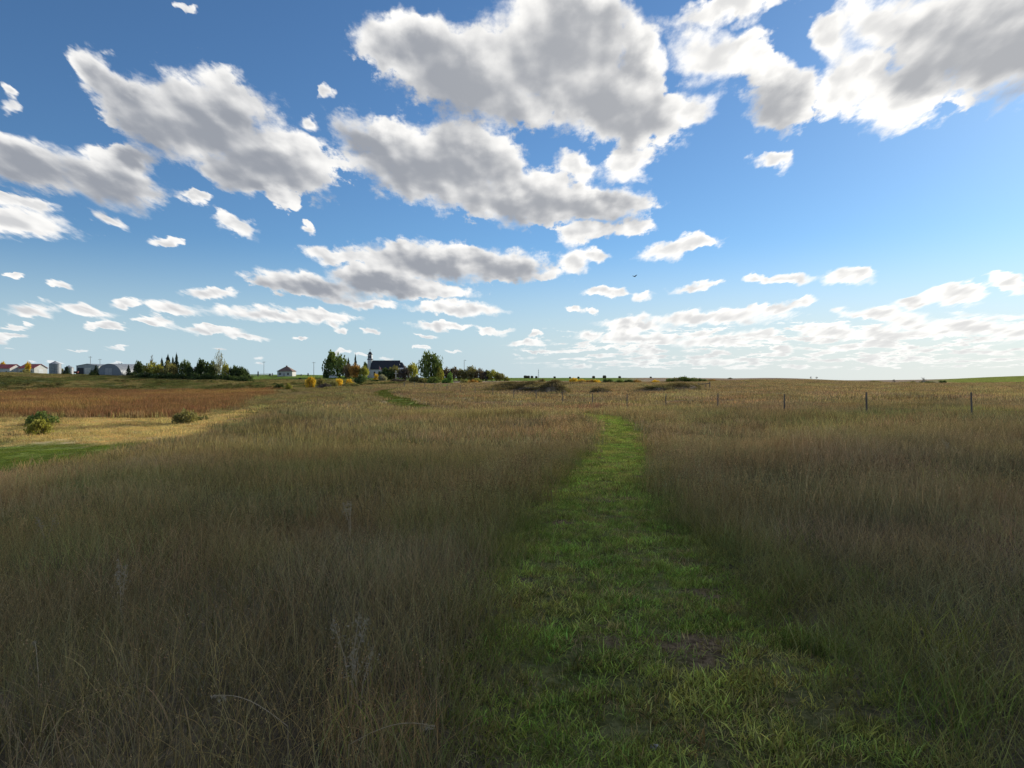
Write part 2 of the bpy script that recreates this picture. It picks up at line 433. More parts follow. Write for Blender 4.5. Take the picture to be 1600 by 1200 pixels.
def zones(X, Y, z=None):
    """Weights of what grows where."""
    X, Y = np.asarray(X, dtype=np.float64), np.asarray(Y, dtype=np.float64)
    if z is None:
        z = land_z(X, Y)
    d = np.maximum(Y, 1.0)
    px = PX0 + FPX * X / d
    n1 = vnoise(X * 0.06, Y * 0.06, 31, 3) - 0.5
    n2 = vnoise(X * 0.35, Y * 0.20, 37, 3) - 0.5
    edge = -46 - (d - 105) * 0.27 + n1 * 14
    flat = sstep(X, edge + 2, edge - 2)
    Z = {}
    Z['marsh'] = flat * sstep(d + n2 * 7, 101, 107) * sstep(d + n1 * 16, 316, 308)
    Z['gold'] = sstep(z, -2.7, -3.5) * sstep(d + n2 * 8 + n1 * 6, 57, 63) * (1 - Z['marsh']) * sstep(d, 140, 110) * sstep(X, -22, -27)
    Z['mown'] = sstep(z, -2.2, -2.9) * sstep(d + n2 * 8 + n1 * 6, 63, 57) * sstep(px, 300, 170)
    Z['bank'] = sstep(d + n1 * 16, 306, 318) * sstep(d, 420, 390) * sstep(px, 660, 600)
    Z['slope'] = sstep(px, 640, 520) * sstep(d, 60, 85) * (1 - Z['marsh']) * (1 - Z['gold']) * (1 - Z['bank']) * sstep(d, 330, 300)
    Z['lawn'] = sstep(d, 395, 420) * sstep(px, 1010, 960)
    Z['crop'] = sstep(px + n1 * 40, 1450, 1490) * sstep(d, 330, 350)
    Z['path'] = path_mask(X, Y)
    return Z


def cover_colour(X, Y, z=None, Z=None):
    """Colour of the plants (or ground) at a spot."""
    X, Y = np.asarray(X, dtype=np.float64), np.asarray(Y, dtype=np.float64)
    Z = Z or zones(X, Y, z)
    d = np.maximum(Y, 1.0)
    a = vnoise(X * 0.11, Y * 0.07, 41, 3)
    b = vnoise(X * 0.23, Y * 0.16, 47, 3)
    c = vnoise(X * 0.9, Y * 0.9, 53, 2)
    col = lerp(lerp(STRAW, OLIVE, sstep(a, 0.42, 0.62)), MAUVE, sstep(b, 0.50, 0.72) * 0.5)
    col = lerp(col, lerp(TAN, STRAW * 0.72, sstep(b, 0.4, 0.7)), sstep(d, 30, 65) * sstep(a, 0.85, 0.45))
    col = lerp(col, lerp(SLOPE, TAN, sstep(b, 0.45, 0.7) * 0.7), Z['slope'])
    col = lerp(col, lerp(MARSH, MARSH2, sstep(vnoise(X * 0.06, Y * 0.025, 59, 3), 0.42, 0.66)), Z['marsh'])
    col = lerp(col, lerp(GOLD, SLOPE, sstep(b, 0.50, 0.75) * 0.8), Z['gold'])
    col = lerp(col, lerp(MOWN, OLIVE, sstep(c, 0.6, 0.9) * 0.5), Z['mown'])
    col = lerp(col, lerp(BANK, BANK2, sstep(vnoise(X * 0.10, Y * 0.05, 57, 3), 0.40, 0.65)), Z['bank'])
    col = lerp(col, LAWN, Z['lawn'])
    col = lerp(col, PATHG * 0.45, Z['path'])
    col = lerp(col, CROP, Z['crop'])
    return col


# ------------------------------------------------------------------ materials
MATS = {}


def mat(name, col, rough=0.8, var=0.15, scale=3.0, metal=0.0, transl=0.0, spec=0.3, stretch=None, bump=0.0):
    """Plain procedural material: base colour broken up by noise in object space."""
    if name in MATS:
        return MATS[name]
    m = bpy.data.materials.new(name)
    m.use_nodes = True
    t = NT(m.node_tree)
    t.n.clear()
    co = t.new('ShaderNodeTexCoord').outputs['Object']
    if stretch:
        co = t.vmath('MULTIPLY', co, stretch)
    n = t.noise(co, scale, 4.0, 0.6)
    f = t.range(n, 0.3, 0.7, 1.0 - var, 1.0 + var)
    rnd = t.new('ShaderNodeObjectInfo').outputs['Random']
    f = t.math('MULTIPLY', f, t.range(rnd, 0, 1, 1 - var * 0.4, 1 + var * 0.4, False))
    c = t.vmath('SCALE', tuple(col), scale=f)
    out = t.new('ShaderNodeOutputMaterial')
    if transl > 0:
        a, b, mx = t.new('ShaderNodeBsdfDiffuse'), t.new('ShaderNodeBsdfTranslucent'), t.new('ShaderNodeMixShader')
        t.link(c, a.inputs[0])
        t.link(t.vmath('MULTIPLY', c, (1.1, 1.15, 0.6)), b.inputs[0])
        mx.inputs[0].default_value = transl
        t.link(a.outputs[0], mx.inputs[1])
        t.link(b.outputs[0], mx.inputs[2])
        t.link(mx.outputs[0], out.inputs[0])
    else:
        p = t.new('ShaderNodeBsdfPrincipled')
        t.link(c, p.inputs['Base Color'])
        p.inputs['Roughness'].default_value = rough
        p.inputs['Metallic'].default_value = metal
        p.inputs['Specular IOR Level'].default_value = spec
        if bump:
            bp = t.new('ShaderNodeBump')
            bp.inputs['Strength'].default_value = bump
            t.link(n, bp.inputs['Height'])
            t.link(bp.outputs[0], p.inputs['Normal'])
        t.link(p.outputs[0], out.inputs[0])
    MATS[name] = m
    return m


def grass_mat(name, transl=0.38, gain=1.0, tip=(1.15, 1.05, 0.9), root=(0.75, 0.85, 0.7)):
    m = bpy.data.materials.new(name)
    m.use_nodes = True
    t = NT(m.node_tree)
    t.n.clear()
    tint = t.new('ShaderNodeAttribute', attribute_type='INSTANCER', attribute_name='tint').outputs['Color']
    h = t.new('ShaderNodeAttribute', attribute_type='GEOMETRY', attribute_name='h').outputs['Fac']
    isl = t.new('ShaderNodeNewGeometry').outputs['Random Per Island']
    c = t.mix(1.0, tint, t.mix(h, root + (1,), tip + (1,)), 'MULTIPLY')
    hue = t.mix(t.math('FRACT', t.math('MULTIPLY', isl, 7.31)), (1.12, 1.0, 0.86, 1), (0.92, 0.99, 0.95, 1))
    c = t.mix(1.0, c, hue, 'MULTIPLY')
    c = t.vmath('SCALE', c, scale=t.range(isl, 0, 1, 0.45 * gain, 1.55 * gain, False))
    a, b, mx = t.new('ShaderNodeBsdfDiffuse'), t.new('ShaderNodeBsdfTranslucent'), t.new('ShaderNodeMixShader')
    t.link(c, a.inputs[0])
    t.link(t.vmath('MULTIPLY', c, (1.1, 1.1, 0.85)), b.inputs[0])
    mx.inputs[0].default_value = transl
    t.link(a.outputs[0], mx.inputs[1])
    t.link(b.outputs[0], mx.inputs[2])
    out = t.new('ShaderNodeOutputMaterial')
    t.link(mx.outputs[0], out.inputs[0])
    return m


# ------------------------------------------------------------------ the ground
def ground_mat():
    m = bpy.data.materials.new('meadow_ground')
    m.use_nodes = True
    t = NT(m.node_tree)
    t.n.clear()
    col = t.new('ShaderNodeAttribute', attribute_type='GEOMETRY', attribute_name='cover').outputs['Color']
    pm = t.new('ShaderNodeAttribute', attribute_type='GEOMETRY', attribute_name='path').outputs['Fac']
    pos = t.new('ShaderNodeNewGeometry').outputs['Position']
    fine = t.noise(pos, 22.0, 5.0, 0.65)
    mid = t.noise(t.vmath('MULTIPLY', pos, (1.0, 0.35, 1.0)), 1.1, 5.0, 0.65)
    far = t.noise(t.vmath('MULTIPLY', pos, (1.0, 0.4, 1.0)), 0.22, 5.0, 0.6)
    f = t.math('MULTIPLY', t.range(mid, 0.3, 0.72, 0.60, 1.35), t.range(far, 0.3, 0.7, 0.72, 1.25))
    f = t.math('MULTIPLY', f, t.range(fine, 0.3, 0.7, 0.7, 1.3))
    c = t.vmath('SCALE', col, scale=f)
    soil = t.mix(t.range(fine, 0.35, 0.65), (0.095, 0.066, 0.042, 1), (0.260, 0.190, 0.125, 1))
    c = t.mix(pm, c, soil)
    p = t.new('ShaderNodeBsdfDiffuse')
    t.link(c, p.inputs[0])
    bp = t.new('ShaderNodeBump')
    bp.inputs['Strength'].default_value = 0.9
    bp.inputs['Distance'].default_value = 0.25
    t.link(t.math('ADD', mid, t.math('MULTIPLY', fine, 0.15)), bp.inputs['Height'])
    t.link(bp.outputs[0], p.inputs['Normal'])
    out = t.new('ShaderNodeOutputMaterial')
    t.link(p.outputs[0], out.inputs[0])
    return m


def spaced(a, b, n, soft):
    k = np.linspace(math.asinh(a / soft), math.asinh(b / soft), n)
    return np.sinh(k) * soft


def link_mesh(name, verts, faces, material=None, parent=None, smooth=False):
    me = bpy.data.meshes.new(name)
    if isinstance(faces, np.ndarray):
        nf, k = faces.shape
        me.vertices.add(len(verts))
        me.vertices.foreach_set('co', np.asarray(verts, dtype=np.float32).ravel())
        me.loops.add(nf * k)
        me.loops.foreach_set('vertex_index', faces.astype(np.int32).ravel())
        me.polygons.add(nf)
        me.polygons.foreach_set('loop_start', (np.arange(nf) * k).astype(np.int32))
        me.update(calc_edges=True)
    else:
        me.from_pydata([tuple(v) for v in verts], [], faces)
        me.update()
    if smooth:
        me.polygons.foreach_set('use_smooth', np.ones(len(me.polygons), dtype=bool))
    if material:
        me.materials.append(material)
    o = bpy.data.objects.new(name, me)
    if parent is not None:
        o.parent = parent
    return o


def build_ground():
    gx = spaced(-6000, 6000, 620, 9.0)
    gy = np.concatenate([spaced(-400, 2.0, 60, 8.0)[:-1], np.exp(np.linspace(math.log(2.0), math.log(330), 420))[:-1], np.linspace(330, 480, 50)[:-1], np.exp(np.linspace(math.log(480), math.log(9000), 70))])
    X, Y = np.meshgrid(gx, gy, indexing='xy')
    z = land_z(X, Y)
    z[Y > 4500] -= (Y[Y > 4500] - 4500) * 0.02
    ny, nx = X.shape
    verts = np.stack([X, Y, z], -1).reshape(-1, 3)
    i = np.arange(nx * ny).reshape(ny, nx)
    faces = np.stack([i[:-1, :-1], i[:-1, 1:], i[1:, 1:], i[1:, :-1]], -1).reshape(-1, 4)
    o = link_mesh('ground', verts, faces, ground_mat(), smooth=True)
    Zn = zones(X, Y, z)
    col = cover_colour(X, Y, z, Zn).reshape(-1, 3)
    under = 1 - 0.50 * (sstep(Y, 70, 20) * (1 - Zn['path'])).ravel()[:, None]     # ground darkened between the tall stems
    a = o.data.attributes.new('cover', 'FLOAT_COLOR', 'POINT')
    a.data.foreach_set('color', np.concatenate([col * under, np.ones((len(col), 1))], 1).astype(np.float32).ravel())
    a = o.data.attributes.new('path', 'FLOAT', 'POINT')
    a.data.foreach_set('value', (Zn['path'] * sstep(Y, 60, 45) * (0.30 + 0.70 * bare_soil(X, Y))).ravel().astype(np.float32))
    o['kind'] = 'structure'
    o['label'] = 'rolling prairie meadow with a marshy hollow on the left'
    COL.objects.link(o)
    return o


build_ground()


def build_shading_cloud():
    """The cumulus beside the sun (beyond the frame, upper right) whose shadow lies over the near meadow."""
    rng = random.Random(5)
    far = 1900.0
    import bmesh
    bm = bmesh.new()
    hd = Vector((math.sin(SUN_AZ), math.cos(SUN_AZ), 0))          # level direction towards the sun
    across = Vector((hd.y, -hd.x, 0))
    lift = SUN_DIR.cross(across) if SUN_DIR.cross(across).z > 0 else across.cross(SUN_DIR)
    step = 10.5
    for i in range(-16, 17):
        for j in range(-8, 9):
            a, b = (i + rng.uniform(-0.3, 0.3)) * step, (j + rng.uniform(-0.3, 0.3)) * step
            g = across * a - hd * (b / math.sin(SUN_EL))           # where its shadow meets level ground
            wob = 16 * (float(vnoise(np.array([g.x * 0.03]), np.array([g.y * 0.03]), 8, 2)[0]) - 0.5)
            edge = 54 + 0.18 * g.x + wob
            p = max(0.0, min(1.0, (edge - g.y) / 38.0)) * max(0.0, min(1.0, (g.x + 75) / 45.0))
            if rng.random() > p * 1.6:
                continue
            r = rng.uniform(5.0, 6.0) * (0.70 + 0.36 * p) * (1.0 + 0.16 * max(0.0, min(1.0, (26 - g.y) / 26.0)))
            c = lift * b + across * a + SUN_DIR * (far + rng.uniform(-40, 40))
            bmesh.ops.create_icosphere(bm, subdivisions=3, radius=r, matrix=Matrix.Translation(c))
    P = np.array([v.co for v in bm.verts])
    N = np.array([v.normal for v in bm.verts])
    P = P + N * ((vnoise(P[:, 0] * 0.09 + P[:, 2] * 0.05, P[:, 1] * 0.09 + P[:, 2] * 0.06, 5, 4) - 0.5) * 4)[:, None]
    for v, p in zip(bm.verts, P):
        v.co = p
    me = bpy.data.meshes.new('cloud')
    bm.to_mesh(me)
    bm.free()
    me.materials.append(mat('cloud_white', (0.9, 0.9, 0.9), 1.0, 0.03, 0.02, spec=0.0))
    me.polygons.foreach_set('use_smooth', np.ones(len(me.polygons), dtype=bool))
    o = bpy.data.objects.new('cloud', me)
    o['kind'] = 'structure'
    o['label'] = 'cumulus beside the sun that shades the near meadow'
    COL.objects.link(o)


build_shading_cloud()


# ------------------------------------------------------------------ grass
def blades(rng, n, radius, hmin, hmax, width, lean, bend, seeds=0.0, seed_size=0.012, levels=3):
    """A tuft of n curved ribbons; some end in a loose seed head."""
    V, F, H = [], [], []
    r = radius * np.sqrt(rng.random(n))
    a = rng.random(n) * 2 * math.pi
    for i in range(n):
        x, y = r[i] * math.cos(a[i]), r[i] * math.sin(a[i])
        L = rng.uniform(hmin, hmax)
        yaw, dirn = rng.random() * 2 * math.pi, rng.random() * 2 * math.pi
        ln, bd = abs(rng.normal(0, lean)), rng.uniform(0.3, 1.0) * bend
        w = width * rng.uniform(0.7, 1.3)
        wx, wy = math.cos(yaw) * w / 2, math.sin(yaw) * w / 2
        b0 = len(V)
        px, py, pz, ang = x, y, -0.02, ln
        for k in range(levels + 1):
            t = k / levels
            if k < levels:
                s = 1 - 0.55 * t
                V += [(px - wx * s, py - wy * s, pz), (px + wx * s, py + wy * s, pz)]
                H += [t, t]
            else:
                V.append((px, py, pz))
                H.append(1.0)
            step = L / levels
            ang2 = min(ang + bd * t * 1.3, 2.5)
            px += math.sin(ang2) * math.cos(dirn) * step
            py += math.sin(ang2) * math.sin(dirn) * step
            pz = max(pz + math.cos(ang2) * step, 0.004)
        for k in range(levels - 1):
            q = b0 + 2 * k
            F.append((q, q + 1, q + 3, q + 2))
        q = b0 + 2 * (levels - 1)
        F.append((q, q + 1, q + 2))
        if rng.random() < seeds:
            tip = V[-1]
            for s in range(rng.integers(5, 9)):
                u = rng.random()
                cx, cy, cz = tip[0] + rng.normal(0, seed_size * 1.2), tip[1] + rng.normal(0, seed_size * 1.2), tip[2] - u * seed_size * 9
                sw, sl = seed_size * 0.35, seed_size * rng.uniform(0.8, 1.6)
                yy = rng.random() * 6.28
                q = len(V)
                V += [(cx - sw * math.cos(yy), cy - sw * math.sin(yy), cz), (cx + sw * math.cos(yy), cy + sw * math.sin(yy), cz), (cx + rng.normal(0, sl * 0.4), cy + rng.normal(0, sl * 0.4), cz + sl)]
                H += [1.0, 1.0, 1.0]
                F.append((q, q + 1, q + 2))
    return V, F, H


def leafy(rng, n, rx, rz, size, base=0.1):
    """A low leafy bush: small leaf faces through a rounded volume."""
    V, F, H = [], [], []
    for i in range(n):
        a, e = rng.random() * 6.283, math.asin(rng.uniform(-0.2, 1.0))
        rr = rng.random() ** 0.4
        c = np.array([math.cos(a) * math.cos(e) * rx * rr, math.sin(a) * math.cos(e) * rx * rr, base + max(math.sin(e), -0.1) * rz * rr])
        d1 = rng.normal(size=3)
        d1 /= np.linalg.norm(d1)
        d2 = np.cross(d1, rng.normal(size=3))
        d2 /= np.linalg.norm(d2) + 1e-9
        s = size * rng.uniform(0.6, 1.4)
        q = len(V)
        V += [tuple(c - d1 * s), tuple(c + d2 * s * 0.5), tuple(c + d1 * s), tuple(c - d2 * s * 0.5)]
        H += [rr] * 4
        F.append((q, q + 1, q + 2, q + 3))
    return V, F, H


def tuft_collection(name, material, makers):
    coll = bpy.data.collections.new(name)
    for i, (V, F, H) in enumerate(makers):
        o = link_mesh('%s_tuft_%02d' % (name, i), V, F, material)
        a = o.data.attributes.new('h', 'FLOAT', 'POINT')
        a.data.foreach_set('value', np.array(H, dtype=np.float32))
        coll.objects.link(o)
    return coll


def scatter(name, label, coll, X, Y, scale, tint, seed, lift=0.0, category='grass', tilt=0.06, z=None):
    """One mass of plants: a tuft of the collection at each point."""
    n = len(X)
    rng = np.random.default_rng(seed)
    if z is None:
        z = land_z(X, Y)
    me = bpy.data.meshes.new(name)
    me.vertices.add(n)
    me.vertices.foreach_set('co', np.stack([X, Y, z + lift], -1).astype(np.float32).ravel())

    def attr(nm, kind, key, arr):
        a = me.attributes.new(nm, kind, 'POINT')
        a.data.foreach_set(key, np.ascontiguousarray(arr).ravel())
    attr('pick', 'INT', 'value', rng.integers(0, len(coll.objects), n).astype(np.int32))
    rot = np.stack([rng.normal(0, tilt, n), rng.normal(0, tilt, n), rng.random(n) * 6.283], -1)
    attr('turn', 'FLOAT_VECTOR', 'vector', rot.astype(np.float32))
    sc = np.asarray(scale, dtype=np.float64)
    if sc.ndim == 1:
        sc = np.repeat(sc[:, None], 3, 1)
    attr('size', 'FLOAT_VECTOR', 'vector', sc.astype(np.float32))
    attr('tint', 'FLOAT_COLOR', 'color', np.concatenate([tint, np.ones((n, 1))], 1).astype(np.float32))
    o = bpy.data.objects.new(name, me)
    g = bpy.data.node_groups.new(name + '_scatter', 'GeometryNodeTree')
    g.interface.new_socket('Geometry', in_out='INPUT', socket_type='NodeSocketGeometry')
    g.interface.new_socket('Geometry', in_out='OUTPUT', socket_type='NodeSocketGeometry')
    gi, go = g.nodes.new('NodeGroupInput'), g.nodes.new('NodeGroupOutput')
    ci = g.nodes.new('GeometryNodeCollectionInfo')
    ci.inputs['Collection'].default_value = coll
    ci.inputs['Separate Children'].default_value = True
    ci.inputs['Reset Children'].default_value = True
    ip = g.nodes.new('GeometryNodeInstanceOnPoints')
    g.links.new(gi.outputs[0], ip.inputs['Points'])
    g.links.new(ci.outputs[0], ip.inputs['Instance'])
    ip.inputs['Pick Instance'].default_value = True
    for nm, dt, sock in (('pick', 'INT', 'Instance Index'), ('turn', 'FLOAT_VECTOR', 'Rotation'), ('size', 'FLOAT_VECTOR', 'Scale')):
        na = g.nodes.new('GeometryNodeInputNamedAttribute')
        na.data_type = dt
        na.inputs['Name'].default_value = nm
        g.links.new([s for s in na.outputs if s.enabled and s.name == 'Attribute'][0], ip.inputs[sock])
    g.links.new(ip.outputs[0], go.inputs[0])
    md = o.modifiers.new('scatter', 'NODES')
    md.node_group = g
    o['kind'] = 'stuff'
    o['label'] = label
    o['category'] = category
    COL.objects.link(o)
    return o


def spread(rng, d0, d1, per_m2, u0=-0.86, u1=0.86):
    """Random spots between two distances, evenly over the area in view."""
    n = int(per_m2 * (u1 - u0) * (d1 * d1 - d0 * d0) / 2)
    d = np.sqrt(rng.random(n) * (d1 * d1 - d0 * d0) + d0 * d0)
    u = u0 + rng.random(n) * (u1 - u0)
    return d * u, d


def jitter_colour(rng, col, amt=0.16, hue=0.07):
    n = len(col)
    return col * (1 + rng.normal(0, amt, (n, 1))).clip(0.5, 1.6) * (1 + rng.normal(0, hue, (n, 3))).clip(0.75, 1.3)


def build_grass():
    G = np.random.default_rng(11)
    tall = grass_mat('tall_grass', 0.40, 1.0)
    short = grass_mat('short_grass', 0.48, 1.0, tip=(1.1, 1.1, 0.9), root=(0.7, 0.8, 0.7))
    leafm = grass_mat('leafy_brush', 0.30, 1.0, tip=(1.1, 1.1, 1.0), root=(0.8, 0.8, 0.8))

    def join(*parts):
        V, F, H = [], [], []
        for v, f, h in parts:
            o = len(V)
            V += v
            H += h
            F += [tuple(i + o for i in q) for q in f]
        return V, F, H
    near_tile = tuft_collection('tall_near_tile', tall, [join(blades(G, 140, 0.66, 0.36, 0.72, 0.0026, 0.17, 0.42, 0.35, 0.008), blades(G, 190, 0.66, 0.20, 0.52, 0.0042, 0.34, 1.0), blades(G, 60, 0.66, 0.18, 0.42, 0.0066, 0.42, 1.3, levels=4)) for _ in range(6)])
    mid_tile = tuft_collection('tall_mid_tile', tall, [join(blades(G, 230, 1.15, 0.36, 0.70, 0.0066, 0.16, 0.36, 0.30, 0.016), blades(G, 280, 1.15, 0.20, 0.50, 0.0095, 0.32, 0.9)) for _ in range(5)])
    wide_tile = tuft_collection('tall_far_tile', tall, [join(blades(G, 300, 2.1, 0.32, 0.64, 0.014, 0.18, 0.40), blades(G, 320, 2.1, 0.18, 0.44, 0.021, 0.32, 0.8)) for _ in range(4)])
    vast_tile = tuft_collection('tall_distant_tile', tall, [blades(G, 380, 3.2, 0.20, 0.52, 0.046, 0.25, 0.6) for _ in range(4)])
    near = tuft_collection('tall_near', tall, [join(blades(G, 40, 0.26, 0.36, 0.72, 0.0026, 0.16, 0.40, 0.35, 0.008), blades(G, 66, 0.28, 0.20, 0.50, 0.0042, 0.34, 1.0)) for _ in range(7)])
    leafy_near = tuft_collection('leafy_near', short, [blades(G, 70, 0.22, 0.20, 0.46, 0.0062, 0.32, 1.15, levels=4) for _ in range(5)])
    mid = tuft_collection('tall_mid', tall, [join(blades(G, 46, 0.40, 0.38, 0.72, 0.0065, 0.14, 0.30, 0.45, 0.02), blades(G, 60, 0.42, 0.22, 0.50, 0.0085, 0.30, 0.9)) for _ in range(6)])
    wide = tuft_collection('tall_far', tall, [join(blades(G, 50, 0.75, 0.36, 0.70, 0.016, 0.16, 0.35, 0.3, 0.04), blades(G, 60, 0.78, 0.20, 0.46, 0.020, 0.3, 0.8)) for _ in range(5)])
    vast = tuft_collection('tall_distant', tall, [blades(G, 90, 1.7, 0.26, 0.66, 0.050, 0.2, 0.5) for _ in range(4)])
    lawn = tuft_collection('path_tuft', short, [blades(G, 40, 0.070, 0.022, 0.090, 0.0054, 0.62, 1.2) for _ in range(6)])
    lawn_far = tuft_collection('path_tuft_far', short, [blades(G, 60, 0.17, 0.025, 0.085, 0.010, 0.55, 1.0) for _ in range(5)])
    reed = tuft_collection('reed', tall, [blades(G, 50, 1.4, 0.6, 1.35, 0.06, 0.12, 0.3) for _ in range(4)])
    brush = tuft_collection('brush', leafm, [leafy(G, 170, 0.8, 0.6, 0.12) for _ in range(4)])

    # --- tall meadow
    def field(d0, d1, per, coll, nm, label, seed, hs=(0.46, 0.84), inner=0.0, outer=1e9, gain=1.0):
        rng = np.random.default_rng(seed)
        um = 1.15 if d0 < 8 else 0.88
        st = 1 / math.sqrt(per)                      # jittered grid, so no holes open in the sward
        X, Y = np.meshgrid(np.arange(-um * d1, um * d1, st), np.arange(d0, d1, st))
        X = (X + rng.uniform(-0.5, 0.5, X.shape) * st).ravel()
        Y = (Y + rng.uniform(-0.5, 0.5, Y.shape) * st).ravel()
        ok = np.abs(X) < um * Y
        X, Y = X[ok], Y[ok]
        z = land_z(X, Y)
        Z = zones(X, Y, z)
        pd = path_dist(X, Y)
        half = np.where(Y < 45, 0.95 + 0.24 * sstep(Y, 12, 19), 1.65) + rng.normal(0, 0.08, len(X))
        w = (1 - Z['marsh']) * (1 - Z['mown']) * (1 - Z['lawn']) * (1 - Z['crop']) * (1 - 0.8 * Z['gold']) * (1 - Z['bank'])
        ok = (pd > half + inner) & (pd <= half + outer) & (rng.random(len(X)) < w)
        X, Y, z = X[ok], Y[ok], z[ok]
        col = cover_colour(X, Y, z)
        # greener, lower growth beside the path and in patches
        verge = sstep(path_dist(X, Y), 1.30, 0.95) * sstep(Y, 60, 30)
        verge = np.maximum(verge, sstep(path_dist(X, Y), 2.6, 1.2) * sstep(X, 0.6, 1.6) * sstep(Y, 9, 5))
        green = np.clip(verge * 0.65 + sstep(vnoise(X * 0.28, Y * 0.24, 91, 3), 0.58, 0.74) * 0.22 * sstep(Y, 45, 20), 0, 0.9)
        col = lerp(col, C(0.21, 0.24, 0.085), green)
        h = rng.uniform(*hs, len(X)) * (0.62 + 0.80 * vnoise(X * 0.45, Y * 0.45, 67, 3)) * (1 - 0.35 * verge)
        # growth on the earth piles, coloured darker to add to their shade
        for px, dd, wx, wy, hh in MOUNDS:
            mx = (px - PX0) / FPX * dd
            e = np.exp(-(((X - mx) / (wx * 1.1)) ** 2 + ((Y - dd) / (wy * 1.2)) ** 2))
            col = lerp(col, C(0.13, 0.12, 0.08), e * 0.6)
        wob = rng.uniform(0.85, 1.2, len(X))
        sc = np.stack([wob, wob, h], -1)
        return scatter(nm, label, coll, X, Y, sc, jitter_colour(rng, col) * gain, seed + 1, z=z)
    field(1.3, 9.5, 3.4, near_tile, 'tall_grass', 'dry brown and olive grass standing tall on both sides of the path, nearest the camera', 101, inner=0.6)
    field(1.3, 9.5, 15, near, 'verge_grass', 'tall dry grass along the edge of the near path', 111, outer=0.75)
    field(9, 25, 1.0, mid_tile, 'tall_grass', 'dry brown grass of the middle meadow along the path', 103, inner=1.1)
    field(9, 25, 8, mid, 'verge_grass', 'tall dry grass along the edge of the path where it narrows', 113, outer=1.3)
    field(24, 62, 0.36, wide_tile, 'tall_grass', 'brown grass towards the wire fence and the crest', 105, inner=2.0)
    field(24, 62, 3.0, wide, 'verge_grass', 'tall dry grass where the path bends out of sight', 115, outer=2.2)
    field(60, 330, 0.13, vast_tile, 'tall_grass', 'tan grass on the sunlit rise before the church', 107, hs=(0.5, 0.95), inner=3.0)
    field(60, 200, 0.6, vast, 'verge_grass', 'tan grass beside the path on the far rise', 117, hs=(0.5, 0.85), inner=0.5, outer=3.2)

    # --- leafy green blades along the path edge and in the lower right
    rng = np.random.default_rng(201)
    X, Y = spread(rng, 1.6, 26, 16, -0.9, 0.9)
    pd = path_dist(X, Y)
    side = sstep(X, 0.2, 1.2) * sstep(Y, 8, 3) * 0.16
    p = np.exp(-((pd - 1.12) / 0.26) ** 2) * 0.55 + side * (pd > 1.0)
    ok = rng.random(len(X)) < p
    X, Y = X[ok], Y[ok]
    sc = rng.uniform(0.55, 1.05, len(X)) * sstep(path_dist(X, Y), 0.5, 1.3).clip(0.4, 1)
    col = lerp(np.tile(PATHG * 0.66, (len(X), 1)), OLIVE, rng.random(len(X)) * 0.7)
    scatter('leafy_grass', 'arching green grass blades along the edges of the path', leafy_near, X, Y, sc, jitter_colour(rng, col), 202)

    # --- the mown path
    def sward(d0, d1, per, coll, nm, label, seed, s0, s1, gain=1.0):
        rng = np.random.default_rng(seed)
        P = np.array(PATH_NEAR, dtype=float)
        t = np.interp(rng.random(int(per * 2.6 * (d1 - d0))) * (d1 - d0) + d0, P[:, 1], P[:, 0])
        Y = np.sort(rng.random(len(t)) * (d1 - d0) + d0)
        t = np.interp(Y, P[:, 1], P[:, 0])
        X = t + rng.uniform(-1.0, 1.0, len(t)) * np.where(Y < 45, 1.6, 2.2)
        pd = path_dist(X, Y)
        bare = bare_soil(X, Y)
        wear = 0.45 + 0.55 * sstep(vnoise(X * 3.4, Y * 3.0, 79, 2), 0.26, 0.48)
        ok = (pd < np.where(Y < 45, 1.08 + 0.24 * sstep(Y, 12, 19), 1.75) + rng.normal(0, 0.06, len(X))) & (rng.random(len(X)) < (1 - 0.85 * bare) * wear)
        X, Y = X[ok], Y[ok]
        g = vnoise(X * 0.9, Y * 0.55, 83, 3)
        col = lerp(lerp(np.tile(PATHG, (len(X), 1)), C(0.400, 0.410, 0.15), sstep(g, 0.45, 0.75)), C(0.36, 0.29, 0.17), (rng.random(len(X)) < 0.20) * 0.85)
        sc = (s0 + (s1 - s0) * rng.random(len(X)) ** 1.6) * (0.55 + 1.1 * vnoise(X * 2.6, Y * 2.6, 85, 2))
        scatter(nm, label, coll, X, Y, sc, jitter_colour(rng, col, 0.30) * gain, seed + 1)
    sward(1.4, 11, 260, lawn, 'path_grass', 'short trampled green grass on the near path', 301, 0.45, 1.5)
    sward(10.5, 46, 70, lawn_far, 'path_grass', 'short green grass on the path as it bends to the left', 303, 0.7, 1.35)
    sward(46, 150, 26, lawn_far, 'path_grass', 'green strip of path climbing the far rise', 305, 0.8, 1.5, 0.30)  # colour darkened to stand in for the shadow of taller grass

    litter = tuft_collection('litter', tall, [blades(G, 16, 0.12, 0.03, 0.10, 0.0034, 1.35, 0.2) for _ in range(4)])
    rng = np.random.default_rng(351)
    Y = rng.uniform(1.5, 14, 1500)
    P = np.array(PATH_NEAR, dtype=float)
    X = np.interp(Y, P[:, 1], P[:, 0]) + rng.uniform(-1.0, 1.0, len(Y))
    scatter('grass_litter', 'dry straw litter lying on the path', litter, X, Y, rng.uniform(0.6, 1.3, len(X)), jitter_colour(rng, np.tile(C(0.40, 0.32, 0.21), (len(X), 1)), 0.25), 352)

    # --- hollow on the left, bank, lawns
    rng = np.random.default_rng(401)
    X, Y = spread(rng, 95, 320, 0.55, -0.9, -0.20)
    Z = zones(X, Y)
    ok = rng.random(len(X)) < Z['marsh']
    X, Y = X[ok], Y[ok]
    sc = rng.uniform(0.6, 1.1, len(X)) * (0.7 + 0.6 * vnoise(X * 0.12, Y * 0.12, 5, 2))
